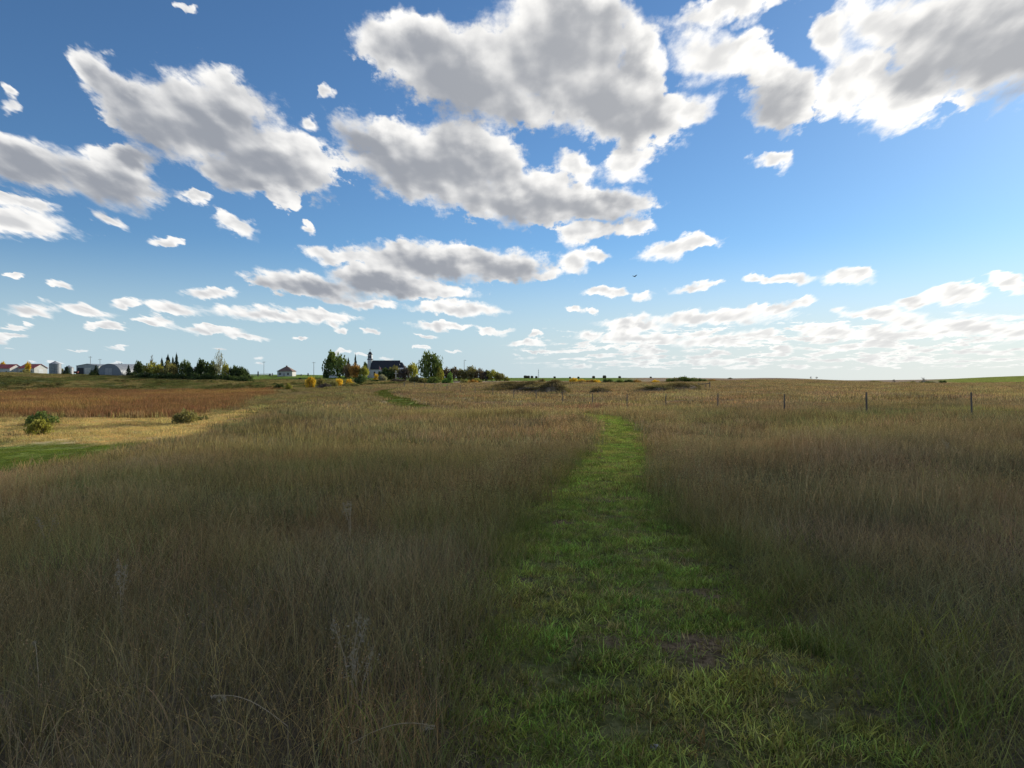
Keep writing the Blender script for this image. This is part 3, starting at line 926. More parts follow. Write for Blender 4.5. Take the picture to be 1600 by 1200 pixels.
    scatter('marsh_reeds', 'rust brown reeds filling the marshy hollow', reed, X, Y, sc, jitter_colour(rng, cover_colour(X, Y)), 402, category='reeds')
    rng = np.random.default_rng(411)
    X, Y = spread(rng, 40, 125, 2.2, -0.9, -0.25)
    Z = zones(X, Y)
    ok = rng.random(len(X)) < np.maximum(Z['gold'], Z['mown'] * 0.8)
    X, Y = X[ok], Y[ok]
    m = zones(X, Y)['mown']
    h = rng.uniform(0.16, 0.5, len(X)) * (0.6 + 0.8 * vnoise(X * 0.3, Y * 0.3, 5, 2)) * (1 - 0.6 * m)
    w = rng.uniform(0.8, 1.1, len(X))
    scatter('golden_grass', 'low golden grass in the flat below the meadow', wide, X, Y, np.stack([w, w, h], -1), jitter_colour(rng, cover_colour(X, Y)), 412)
    rng = np.random.default_rng(421)
    X, Y = spread(rng, 300, 415, 0.5, -0.9, -0.13)
    Z = zones(X, Y)
    ok = rng.random(len(X)) < Z['bank']
    X, Y = X[ok], Y[ok]
    h = rng.uniform(0.6, 1.5, len(X))
    scatter('bank_grass', 'rough olive grass on the bank below the farmyard', vast, X, Y, np.stack([h * 0 + 1, h * 0 + 1, h], -1), jitter_colour(rng, cover_colour(X, Y), 0.3), 422)
    rng = np.random.default_rng(431)
    X, Y = spread(rng, 240, 400, 0.24, -0.9, -0.13)
    Z = zones(X, Y)
    cl = sstep(vnoise(X * 0.07, Y * 0.05, 95, 3), 0.50, 0.66)
    ok = rng.random(len(X)) < np.maximum(Z['bank'] * sstep(Y, 372, 355), Z['slope'] * 0.25) * cl
    X, Y = X[ok], Y[ok]
    sc = rng.uniform(0.6, 1.7, len(X))
    col = lerp(np.tile(C(0.075, 0.085, 0.040), (len(X), 1)), C(0.17, 0.15, 0.06), rng.random(len(X)) ** 2)
    scatter('low_brush', 'low dark brush scattered over the bank and slope', brush, X, Y, sc, jitter_colour(rng, col), 432, category='brush')
    # rank growth on the earth piles, its dark colour deepening their shade
    rng = np.random.default_rng(441)
    xs, ys = [], []
    for px, dd, wx, wy, hh in MOUNDS:
        k = int(wx * wy * 30)
        xs.append((px - PX0) / FPX * dd + rng.normal(0, 0.55, k) * wx)
        ys.append(dd + rng.normal(-0.25, 0.7, k) * wy)
    X, Y = np.concatenate(xs), np.concatenate(ys)
    h = rng.uniform(0.3, 0.65, len(X))
    col = lerp(np.tile(C(0.15, 0.135, 0.09), (len(X), 1)), C(0.20, 0.165, 0.09), rng.random(len(X)) ** 2)
    scatter('mound_grass', 'rank grass on the low earth piles, darkened for shade', wide, X, Y, np.stack([h * 0 + .8, h * 0 + .8, h], -1), jitter_colour(rng, col), 442)


build_grass()


# ------------------------------------------------------------------ building blocks for things
class MB:
    """Collects shapes and links them as one mesh."""
    def __init__(self):
        self.v, self.f = [], []

    def add(self, V, F):
        o = len(self.v)
        self.v += [tuple(p) for p in V]
        self.f += [tuple(i + o for i in q) for q in F]
        return self

    def box(self, x0, x1, y0, y1, z0, z1):
        V = [(x0, y0, z0), (x1, y0, z0), (x1, y1, z0), (x0, y1, z0), (x0, y0, z1), (x1, y0, z1), (x1, y1, z1), (x0, y1, z1)]
        return self.add(V, [(0, 3, 2, 1), (4, 5, 6, 7), (0, 1, 5, 4), (1, 2, 6, 5), (2, 3, 7, 6), (3, 0, 4, 7)])

    def tube(self, p0, p1, r0, r1=None, n=8):
        r1 = r0 if r1 is None else r1
        p0, p1 = Vector(p0), Vector(p1)
        ax = (p1 - p0).normalized()
        a = ax.orthogonal().normalized()
        b = ax.cross(a)
        V = []
        for p, r in ((p0, r0), (p1, r1)):
            V += [p + (a * math.cos(6.28318 * k / n) + b * math.sin(6.28318 * k / n)) * r for k in range(n)]
        F = [(k, (k + 1) % n, n + (k + 1) % n, n + k) for k in range(n)] + [tuple(range(n - 1, -1, -1)), tuple(range(n, 2 * n))]
        return self.add(V, F)

    def lathe(self, prof, n=20, cx=0.0, cy=0.0):
        V, F = [], []
        for r, z in prof:
            V += [(cx + r * math.cos(6.28318 * k / n), cy + r * math.sin(6.28318 * k / n), z) for k in range(n)]
        for j in range(len(prof) - 1):
            F += [(j * n + k, j * n + (k + 1) % n, (j + 1) * n + (k + 1) % n, (j + 1) * n + k) for k in range(n)]
        F += [tuple(range(n - 1, -1, -1)), tuple(range((len(prof) - 1) * n, len(prof) * n))]
        return self.add(V, F)

    def prism(self, poly, y0, y1):
        """Outline in x, z swept along y."""
        n = len(poly)
        V = [(x, y0, z) for x, z in poly] + [(x, y1, z) for x, z in poly]
        return self.add(V, [tuple(range(n)), tuple(range(2 * n - 1, n - 1, -1))] + [(k, k + n, (k + 1) % n + n, (k + 1) % n) for k in range(n)])

    def prism_x(self, poly, x0, x1):
        """Outline in y, z swept along x."""
        n = len(poly)
        V = [(x0, y, z) for y, z in poly] + [(x1, y, z) for y, z in poly]
        return self.add(V, [tuple(range(n - 1, -1, -1)), tuple(range(n, 2 * n))] + [(k, (k + 1) % n, (k + 1) % n + n, k + n) for k in range(n)])

    def build(self, name, material, parent=None, smooth=False):
        o = link_mesh(name, self.v, self.f, material, parent, smooth)
        COL.objects.link(o)
        return o


def thing(name, label, cat, px, d, rotz=0.0, group=None, sink=0.05, z=None):
    """An Empty at a thing's base; column px of the photo, d metres ahead."""
    o = bpy.data.objects.new(name, None)
    x = (px - PX0) / FPX * d
    o.location = (x, d, (float(land_z(np.array([x]), np.array([d]))[0]) if z is None else z) - sink)
    o.rotation_euler = (0, 0, rotz)
    o['label'] = label
    o['category'] = cat
    if group:
        o['group'] = group
    COL.objects.link(o)
    return o


def span(px, d):
    return px / FPX * d


def tall_to(o, row, d):
    """Height from a thing's base up to a photo row."""
    return zrow(row, d) - o.location.z


M = {
    'white': mat('painted_white', (0.55, 0.55, 0.53), 0.6, 0.12, 0.8),
    'white2': mat('white_siding', (0.66, 0.68, 0.70), 0.6, 0.12, 1.5, stretch=(0.3, 0.3, 6)),
    'slate': mat('dark_shingle', (0.030, 0.034, 0.045), 0.8, 0.2, 2.0),
    'darktrim': mat('dark_trim', (0.05, 0.055, 0.065), 0.6, 0.1),
    'glass': mat('window_glass', (0.03, 0.04, 0.05), 0.08, 0.1, spec=0.6),
    'red': mat('red_metal_roof', (0.40, 0.055, 0.045), 0.45, 0.12, 1.5, stretch=(4, 1, 1)),
    'steel': mat('galvanised_steel', (0.27, 0.29, 0.31), 0.5, 0.15, 1.2, metal=0.25),
    'steel2': mat('grey_blue_steel', (0.20, 0.23, 0.26), 0.55, 0.08, 1.0, metal=0.15),
    'shed': mat('shed_steel', (0.34, 0.37, 0.39), 0.5, 0.12, 1.0, metal=0.1),
    'brown': mat('brown_shingle', (0.20, 0.135, 0.110), 0.85, 0.2, 2.5),
    'greyroof': mat('grey_shingle', (0.33, 0.32, 0.32), 0.85, 0.15, 2.5),
    'stone': mat('dark_granite', (0.075, 0.072, 0.072), 0.5, 0.2, 4.0),
    'wood': mat('weathered_post', (0.125, 0.115, 0.105), 0.9, 0.25, 9.0, stretch=(1, 1, 0.15)),
    'pole': mat('utility_pole', (0.16, 0.125, 0.10), 0.9, 0.2, 3.0, stretch=(1, 1, 0.1)),
    'wire': mat('fence_wire', (0.25, 0.25, 0.25), 0.5, 0.1, metal=0.6),
    'black': mat('black_rubber', (0.02, 0.02, 0.02), 0.7, 0.1),
    'silver': mat('silver_car_paint', (0.62, 0.63, 0.64), 0.3, 0.03, spec=0.5),
    'hay': mat('weathered_hay', (0.085, 0.070, 0.050), 0.95, 0.3, 4.0),
    'bark': mat('bark', (0.115, 0.095, 0.080), 0.9, 0.3, 5.0, stretch=(1, 1, 0.2)),
    'palebark': mat('pale_bark', (0.33, 0.31, 0.27), 0.9, 0.25, 4.0, stretch=(1, 1, 0.2)),
    'flagred': mat('flag_red', (0.55, 0.02, 0.025), 0.8, 0.05),
    'sign': mat('dark_board', (0.022, 0.024, 0.026), 0.6, 0.15),
    'bird': mat('dark_feathers', (0.03, 0.03, 0.03), 0.8, 0.2),
    'machine': mat('dark_red_paint', (0.13, 0.03, 0.025), 0.6, 0.15),
}


def gable(parent, w, l, eave, ridge, wall, roof, over=0.35, thick=0.14, nm=('wall', 'roof')):
    """Walls and pitched roof, ridge along local x; w deep, l long, near face at y = 0."""
    MB().prism_x([(0, 0), (w, 0), (w, eave), (w / 2, ridge), (0, eave)], 0, l).build(nm[0], wall, parent)
    k = (ridge - eave) / (w / 2)
    e = over
    prof = [(-e, eave - k * e + 0.03), (w / 2, ridge + 0.03), (w + e, eave - k * e + 0.03), (w + e, eave - k * e + 0.03 + thick), (w / 2, ridge + 0.03 + thick * 1.2), (-e, eave - k * e + 0.03 + thick)]
    return MB().prism_x(prof, -e, l + e).build(nm[1], roof, parent)


def window(parent, x, z, w, h, y=0.0, arch=False, frame='white', side='y'):
    """A glazed opening set on a wall that faces the camera."""
    fr = MB().box(x - w / 2 - 0.09, x + w / 2 + 0.09, y - 0.06, y + 0.02, z - 0.09, z + h + 0.09).build('window', M[frame], parent)
    g = MB()
    if arch:
        pts = [(x - w / 2, z), (x + w / 2, z)] + [(x + w / 2 * math.cos(a), z + h - w / 2 + w / 2 * math.sin(a)) for a in np.linspace(0, math.pi, 9)]
        g.prism(pts, y - 0.10, y - 0.065)
    else:
        g.box(x - w / 2, x - 0.03, y - 0.10, y - 0.065, z, z + h).box(x + 0.03, x + w / 2, y - 0.10, y - 0.065, z, z + h)
    g.build('pane', M['glass'], fr)
    return fr


def build_church():
    d = 450.0
    t = thing('church', 'white church with dark roof and slender bell tower on the skyline', 'church', 578.3, d)
    s = d / FPX
    H = lambda row: tall_to(t, row, d)
    hw = 1.35
    tw = MB().box(-hw, hw, -hw, hw, -0.5, H(562)).build('tower', M['white2'], t)
    MB().box(-hw - 0.3, hw + 0.3, -hw - 0.3, hw + 0.3, H(562), H(560.6)).build('cornice', M['darktrim'], tw)
    b = MB().box(-hw + 0.1, hw - 0.1, -hw + 0.1, hw - 0.1, H(560.6), H(554)).build('belfry', M['white2'], t)
    for sx in (-0.5, 0.5):
        z0, z1, w = H(559.6), H(555.2), 0.42
        pts = [(sx - w, z0), (sx + w, z0)] + [(sx + w * math.cos(a), z1 - w + w * math.sin(a)) for a in np.linspace(0, math.pi, 9)]
        MB().prism(pts, -hw + 0.04, -hw + 0.097).build('louvre', M['darktrim'], b)
    MB().box(-hw - 0.1, hw + 0.1, -hw - 0.1, hw + 0.1, H(554), H(553.4)).build('belfry_cornice', M['darktrim'], b)
    z0, z1 = H(553.4), H(548.8)
    dm = MB().lathe([(1.12, z0), (1.15, z0 + (z1 - z0) * 0.25), (1.0, z0 + (z1 - z0) * 0.5), (0.55, z0 + (z1 - z0) * 0.72), (0.26, z0 + (z1 - z0) * 0.85), (0.10, z1)], 12).build('dome', M['slate'], t, True)
    zt = H(545.2)
    MB().box(-0.07, 0.07, -0.07, 0.07, z1 - 0.1, zt).box(-0.42, 0.42, -0.06, 0.06, z1 + (zt - z1) * 0.55, z1 + (zt - z1) * 0.67).build('spire_cross', M['darktrim'], dm)
    L, W, eave, ridge = 42.5 * s, 9.2, H(576.2), H(563.6)
    n = bpy.data.objects.new('nave', None)
    n.parent = t
    n.location = (hw, -W / 2, 0)
    COL.objects.link(n)
    gable(n, W, L, eave, ridge, M['white2'], M['slate'], 0.45)
    for k in range(5):
        window(t, hw + L * (k + 0.7) / 5.3, 1.4, 0.95, 2.5, -W / 2, True)
    # apse with its own lower hipped roof
    ap = bpy.data.objects.new('apse', None)
    ap.parent = t
    ap.location = (hw + L, 0, 0)
    COL.objects.link(ap)
    l, w = 9.5 * s, 3.9
    ez, rz = H(576), H(566)
    MB().box(0.02, l, -w, w, -0.5, ez).build('wall', M['white2'], ap)
    e = 0.4
    V = [(0.5, -w - e, ez), (l + e, -w - e, ez), (l + e, w + e, ez), (0.5, w + e, ez), (0.5, 0, rz), (l * 0.45, 0, rz - 0.1)]
    MB().add(V, [(0, 1, 5, 4), (1, 2, 5), (2, 3, 4, 5), (3, 0, 4), (0, 3, 2, 1)]).build('roof', M['slate'], ap)
    sx = bpy.data.objects.new('sacristy', None)
    sx.parent = t
    sx.location = (hw + L + 0.5, -w - 3.2, 0)
    COL.objects.link(sx)
    gable(sx, 3.15, 9.0 * s, H(577.5), H(575.4), M['white'], M['white'], 0.25)
    window(t, hw + L + 2.1, 1.2, 0.8, 1.3, -w - 3.2)


def build_house():
    d = 450.0
    t = thing('house', 'small white house with brown hipped roof and chimney', 'house', 433.2, d)
    s = d / FPX
    H = lambda row: tall_to(t, row, d)
    w, dep = 23.4 * s, 8.0
    ez, rz = H(580.2), H(572.6)
    MB().box(0, w, 0, dep, -0.6, ez).build('wall', M['white'], t)
    e = 0.5
    V = [(-e, -e, ez), (w + e, -e, ez), (w + e, dep + e, ez), (-e, dep + e, ez), (w * 0.42, dep / 2, rz), (w * 0.58, dep / 2, rz)]
    r = MB().add(V, [(0, 1, 5, 4), (1, 2, 5), (2, 3, 4, 5), (3, 0, 4), (0, 3, 2, 1)]).build('roof', M['brown'], t)
    MB().box(w / 2 - 0.42, w / 2 + 0.42, dep / 2 - 0.4, dep / 2 + 0.4, rz - 0.5, H(571)).build('chimney', M['brown'], r)
    window(t, w * 0.19, 1.0, 1.1, 1.2)
    window(t, w * 0.72, 1.0, 1.1, 1.2)
    dr = MB().box(w * 0.45 - 0.5, w * 0.45 + 0.5, -0.06, 0.02, 0.05, 2.15).build('door', M['greyroof'], t)
    MB().tube((w * 0.45 + 0.36, -0.12, 1.1), (w * 0.45 + 0.36, -0.06, 1.1), 0.04).build('handle', M['wire'], dr)
    # the other house, almost hidden among the windbreak trees
    d = 425.0
    t = thing('house', 'house with pale grey roof almost hidden among the windbreak trees', 'house', 300.5, d, math.radians(4))
    s = d / FPX
    H = lambda row: tall_to(t, row, d)
    gable(t, 8.0, 14.5 * s, H(580.0), H(573.6), M['white'], M['greyroof'], 0.4)
    window(t, 2.0, 1.0, 1.1, 1.2)


def build_farm():
    d = 440.0
    s = d / FPX

    def barn(px, length, label, base_row, eave_row, ridge_row, rot):
        t = thing('barn', label, 'barn', px, d, rot)
        H = lambda row: tall_to(t, row, d)
        gable(t, 9.0, length, H(eave_row), H(ridge_row), M['white'], M['red'], 0.4)
        for k in range(max(2, int(length / 4))):
            x = length * (k + 0.5) / max(2, int(length / 4))
            window(t, x, 0.9, 0.9, 0.8)
        MB().box(length + 0.003, length + 0.07, 3.0, 6.0, 0.0, 2.7).build('door', M['white2'], t)
        return t
    barn(-16, 15.5, 'long red roofed barn at the left edge of the photo', 581, 575.5, 569.4, math.radians(-14))
    barn(29, 12.5, 'shorter red roofed white barn with sunlit gable beside the silver grain bins', 581, 575, 569.0, math.radians(-16))

    def grain_bin(px, w_px, eave_row, top_row, label, dd):
        t = thing('grain_bin', label, 'grain bin', px, dd, group='grain bins')
        H = lambda row: tall_to(t, row, dd)
        r = span(w_px, dd) / 2
        ze, zt = H(eave_row), H(top_row)
        prof = [(r, -0.5)]
        n = 14
        for k in range(n + 1):
            z = ze * k / n
            prof += [(r, z), (r + 0.05, z + ze / n * 0.5)] if k < n else [(r, ze)]
        MB().lathe(prof, 28).build('wall', M['steel'], t)
        rf = MB().lathe([(r + 0.14, ze), (r + 0.12, ze + 0.08), (0.45, zt - 0.25), (0.42, zt - 0.25)], 28).build('roof', M['steel'], t)
        MB().lathe([(0.48, zt - 0.28), (0.5, zt - 0.1), (0.3, zt), (0.05, zt + 0.02)], 12).build('cap', M['steel2'], rf)
        MB().box(-0.4, 0.4, -r - 0.08, -r + 0.1, 0.4, 1.9).build('door', M['steel2'], t)
        ld = MB()
        for sx in (-0.2, 0.2):
            ld.tube((r * 0.5 + sx, -r * 0.93, 0.5), (r * 0.5 + sx, -r * 0.93, ze), 0.03, n=6)
        for k in range(12):
            z = 0.6 + (ze - 0.8) * k / 11
            ld.tube((r * 0.5 - 0.2, -r * 0.93, z), (r * 0.5 + 0.2, -r * 0.93, z), 0.02, n=5)
        ld.build('ladder', M['steel2'], t)
    grain_bin(86.3, 16.6, 568.6, 564.2, 'taller of the two round steel grain bins', 425.0)
    grain_bin(108.0, 12.4, 574.4, 571.0, 'shorter round steel grain bin beside the tall one', 425.0)

    d2 = 435.0
    t = thing('machine_shed', 'pale steel machine shed with low gable behind the arched quonset', 'shed', 119.2, d2, math.radians(3))
    H = lambda row: tall_to(t, row, d2)
    w = span(34, d2)
    MB().prism([(0, -0.5), (w, -0.5), (w, H(571.6)), (w / 2, H(568.4)), (0, H(571.6))], 0, 18).build('wall', M['shed'], t)
    rf = [(-0.3, H(571.9)), (w / 2, H(568.5)), (w + 0.3, H(571.9)), (w + 0.3, H(571.5)), (w / 2, H(568.1)), (-0.3, H(571.5))]
    MB().prism([rf[0], rf[5], rf[4], rf[3], rf[2], rf[1]], -0.35, 18.3).build('roof', M['steel2'], t)
    for k in range(2):
        dr = MB().box(0.6 + k * 4.4, 4.4 + k * 4.4, -0.06, -0.003, 0.0, 4.0).build('door', M['darktrim'] if k == 0 else M['white'], t)
        MB().box(2.4 + k * 4.4, 2.6 + k * 4.4, -0.12, -0.063, 1.0, 1.3).build('handle', M['wire'], dr)

    d3 = 400.0
    t = thing('quonset', 'grey arched steel quonset with sunlit right flank', 'quonset', 170.0, d3, math.radians(-24))
    H = lambda row: tall_to(t, row, d3)
    hw, hh = span(27.5, d3), H(568.6)
    arc = [(hw * math.cos(a), hh * math.sin(a) ** 0.85) for a in np.linspace(0, math.pi, 25)]
    MB().prism(arc[::-1], 0.1, 0.3).build('end_wall', M['steel2'], t)
    arc2 = [(x * 1.012, z * 1.012 + 0.02) for x, z in arc]
    sh = MB()
    nseg = 22
    V, F = [], []
    for j in range(nseg * 2 + 1):
        k = 1.0 + (0.006 if j % 2 else 0.0)
        V += [(x * k, j * 0.45, z * k) for x, z in arc2]
    m = len(arc2)
    for j in range(nseg * 2):
        F += [(j * m + i, j * m + i + 1, (j + 1) * m + i + 1, (j + 1) * m + i) for i in range(m - 1)]
    sh.add(V, F).build('arched_shell', M['steel'], t)
    dr = MB().box(-3.0, 2.4, 0.0, 0.097, 0.0, 4.3).build('door', M['shed'], t)
    MB().box(-0.35, -0.25, -0.06, -0.003, 0.1, 4.2).build('door_rail', M['steel2'], dr)
    for x in (-0.9, 1.1):
        MB().tube((x, 7.0, hh - 0.1), (x, 7.0, hh + 0.75), 0.22, n=10).build('roof_vent', M['steel2'], t)

    t = thing('farm_wagon', 'dark red wagon parked between the small grain bin and machine shed', 'wagon', 117.3, 428, math.radians(5))
    MB().box(-1.9, 1.9, -0.9, 0.9, 0.75, 0.95).box(-1.9, 1.9, -0.9, -0.8, 0.95, 1.9).box(-1.9, 1.9, 0.8, 0.9, 0.95, 1.9).box(-1.9, -1.8, -0.8, 0.8, 0.95, 1.9).box(1.8, 1.9, -0.8, 0.8, 0.95, 1.9).build('box', M['machine'], t)
    for x in (-1.2, 1.2):
        for y in (-0.85, 0.85):
            MB().tube((x, y - 0.1, 0.42), (x, y + 0.1, 0.42), 0.42, n=14).build('wheel', M['black'], t)
    MB().tube((1.9, 0, 0.7), (3.3, 0, 0.35), 0.06).build('drawbar', M['black'], t)


def build_yard():
    # car by the grove
    d = 425.0
    t = thing('parked_car', 'silver van parked at the foot of the grove left of the church', 'van', 520.8, d, 0.0, sink=-0.02)
    body = [(-2.3, 0.35), (2.3, 0.35), (2.35, 0.8), (2.25, 1.05), (1.55, 1.15), (0.95, 1.82), (-1.7, 1.86), (-2.2, 1.2), (-2.35, 0.8)]
    MB().prism(body, -0.9, 0.9).build('body', M['silver'], t)
    for y0, y1 in ((-0.925, -0.903), (0.903, 0.925)):
        MB().prism([(-1.95, 1.18), (-0.75, 1.18), (-0.75, 1.70), (-1.6, 1.70)], y0, y1).build('window', M['glass'], t)
        MB().prism([(-0.65, 1.18), (0.35, 1.18), (0.35, 1.70), (-0.65, 1.70)], y0, y1).build('window', M['glass'], t)
        MB().prism([(0.45, 1.18), (1.35, 1.18), (0.9, 1.70), (0.45, 1.70)], y0, y1).build('window', M['glass'], t)
    MB().add([(1.57, -0.8, 1.2), (1.57, 0.8, 1.2), (1.03, 0.75, 1.78), (1.03, -0.75, 1.78)], [(0, 1, 2, 3)]).build('windscreen', M['glass'], t)
    for x in (-1.45, 1.45):
        for y in (-0.85, 0.85):
            w = MB().tube((x, y - 0.1, 0.33), (x, y + 0.1, 0.33), 0.33, n=16).build('wheel', M['black'], t)
            MB().tube((x, y + math.copysign(0.103, y), 0.33), (x, y + math.copysign(0.12, y), 0.33), 0.19, n=12).build('rim', M['steel'], w)
    for y in (-0.65, 0.65):
        MB().box(2.30, 2.36, y - 0.16, y + 0.16, 0.75, 0.9).build('headlight', M['white'], t)

    # poles: (column, top row, distance, thickness, label, crossarm)
    for px, row, d, r, lab, arm in (
            (141.2, 556.5, 445, 0.16, 'tall utility pole rising behind the machine shed', True),
            (156.2, 560.5, 470, 0.14, 'thinner utility pole behind the quonset roof', True),
            (412.3, 564.5, 480, 0.13, 'utility pole left of the small white house', True),
            (490.3, 565.3, 470, 0.17, 'utility pole right of the small white house', True),
            (541.2, 570.0, 440, 0.13, 'pole in front of the grove left of the church', False),
            (725.3, 562.5, 420, 0.15, 'lone yard light pole rising from the hedge right of the big tree', False)):
        t = thing('utility_pole', lab, 'pole', px, d, group='poles along the skyline', sink=0.3)
        h = tall_to(t, row, d)
        MB().tube((0, 0, -0.2), (0, 0, h), r, r * 0.7, 8).build('pole', M['pole'], t)
        if arm:
            a = MB().box(-1.1, 1.1, -0.06, 0.06, h - 0.7, h - 0.55).build('crossarm', M['pole'], t)
            for x in (-1.0, 0.0, 1.0):
                MB().lathe([(0.05, h - 0.55), (0.07, h - 0.45), (0.03, h - 0.35)], 8, x).build('insulator', M['steel2'], a)
        else:
            MB().tube((0, 0, h - 0.2), (0.9, 0, h - 0.05), 0.05).build('lamp_arm', M['wire'], t)
            MB().lathe([(0.10, h - 0.35), (0.26, h - 0.28), (0.22, h - 0.05), (0.05, h)], 10, 0.9).build('lamp_head', M['steel'], t)
    t = thing('lattice_mast', 'thin lattice mast far off on the skyline right of the hedge', 'mast', 841.3, 900, sink=0.3)
    h = tall_to(t, 577.5, 900)
    mb = MB()
    for k in range(3):
        a = k * 2.094
        mb.tube((0.8 * math.cos(a), 0.8 * math.sin(a), 0), (0.28 * math.cos(a), 0.28 * math.sin(a), h), 0.13, n=5)
    for j in range(9):
        z0, z1 = h * j / 9, h * (j + 1) / 9
        r0, r1 = 0.8 - 0.52 * j / 9, 0.8 - 0.52 * (j + 1) / 9
        for k in range(3):
            a, b = k * 2.094, (k + 1) * 2.094
            mb.tube((r0 * math.cos(a), r0 * math.sin(a), z0), (r1 * math.cos(b), r1 * math.sin(b), z1), 0.05, n=4)
    mb.build('lattice', M['steel2'], t)
    MB().tube((0, 0, h), (0, 0, h + 1.4), 0.08).build('aerial', M['steel2'], t)

    # flag and outdoor cross
    d = 415.0
    t = thing('flagpole', 'slim white flagpole flying a red and white flag before the church', 'flagpole', 592.6, d)
    h = tall_to(t, 570.5, d)
    MB().tube((0, 0, 0), (0, 0, h), 0.06, 0.04).build('pole', M['white'], t)
    fl = bpy.data.objects.new('flag', None)
    fl.parent = t
    fl.location = (0.05, 0, h - 2.6)
    COL.objects.link(fl)
    for k, (x0, x1, mm) in enumerate(((0, 0.30, 'flagred'), (0.30, 0.95, 'white'), (0.95, 1.25, 'flagred'))):
        V, F = [], []
        n = 5
        for i in range(n + 1):
            x = x0 + (x1 - x0) * i / n
            y = 0.10 * math.sin(x * 5)
            for z in (0.0, 0.85, 1.7):
                V.append((x * 0.9, y, z - x * 0.55))
            for z in (0.0, 0.85, 1.7):
                V.append((x * 0.9, y + 0.02, z - x * 0.55))
        for i in range(n):
            for j in range(2):
                for o in (0, 3):
                    F.append((i * 6 + j + o, (i + 1) * 6 + j + o, (i + 1) * 6 + j + 1 + o, i * 6 + j + 1 + o))
        MB().add(V, F).build('band', M[mm], fl)
    d = 400.0
    t = thing('outdoor_cross', 'plain white cross standing in the shrubs below the church', 'cross', 618.5, d)
    h = tall_to(t, 579.0, d)
    MB().box(-0.14, 0.14, -0.12, 0.12, -0.2, h).build('upright', M['white'], t)
    MB().box(-1.05, 1.05, -0.10, 0.10, h * 0.72, h * 0.72 + 0.26).build('crossbar', M['white'], t)

    # graves and rail by the white house
    for px, w, top, lab in ((403.3, 1.8, 580.0, 'tallest dark gravestone beside the rail fence'), (421.8, 2.4, 583.6, 'broad dark gravestone at the right end of the rail fence'),
                            (425.6, 1.2, 582.8, 'narrow dark gravestone just left of the white house'), (461.2, 1.8, 583.0, 'dark gravestone just right of the white house'),
                            (470.6, 1.5, 584.6, 'smallest dark gravestone between house and utility pole'), (481.4, 1.8, 583.0, 'dark gravestone next to the utility pole right of the house')):
        d = 462.0
        t = thing('gravestone', lab, 'gravestone', px, d, group='gravestones in the churchyard')
        h, ww = max(tall_to(t, top, d), 0.7), span(w, d)
        MB().box(-ww * 0.7, ww * 0.7, -0.35, 0.35, -0.1, 0.28).build('plinth', M['stone'], t)
        pts = [(-ww / 2, 0.28), (ww / 2, 0.28), (ww / 2, h * 0.85), (ww * 0.3, h * 0.97), (0, h), (-ww * 0.3, h * 0.97), (-ww / 2, h * 0.85)]
        MB().prism(pts, -0.14, 0.14).build('slab', M['stone'], t)
    d = 465.0
    t = thing('rail_fence', 'low white rail fence between the windbreak and the white house', 'fence', 386, d)
    L = span(38, d)
    x0 = t.location.x
    zs = land_z(np.linspace(x0, x0 + L, 8), np.full(8, d)) - t.location.z
    for k in range(8):
        MB().box(L * k / 7 - 0.08, L * k / 7 + 0.08, -0.08, 0.08, zs[k] - 0.1, zs[k] + 1.5).build('post', M['white'], t)
    for hgt in (0.55, 1.25):
        for k in range(7):
            MB().add([(L * k / 7 + 0.08, -0.05, zs[k] + hgt), (L * (k + 1) / 7 - 0.08, -0.05, zs[k + 1] + hgt), (L * (k + 1) / 7 - 0.08, -0.05, zs[k + 1] + hgt + 0.2), (L * k / 7 + 0.08, -0.05, zs[k] + hgt + 0.2),
                      (L * k / 7 + 0.08, 0.05, zs[k] + hgt), (L * (k + 1) / 7 - 0.08, 0.05, zs[k + 1] + hgt), (L * (k + 1) / 7 - 0.08, 0.05, zs[k + 1] + hgt + 0.2), (L * k / 7 + 0.08, 0.05, zs[k] + hgt + 0.2)],
                     [(0, 1, 2, 3), (7, 6, 5, 4), (0, 4, 5, 1), (3, 2, 6, 7)]).build('rail', M['white'], t)
    d = 405.0
    t = thing('sign_board', 'small dark square board standing in the grass below the white house', 'board', 468.6, d)
    h = tall_to(t, 590.2, d)
    MB().box(-0.78, 0.78, -0.04, 0.04, h - 1.75, h).build('board', M['sign'], t)
    for x in (-0.6, 0.6):
        MB().box(x - 0.06, x + 0.06, 0.043, 0.15, -0.2, h - 0.1).build('post', M['wood'], t)


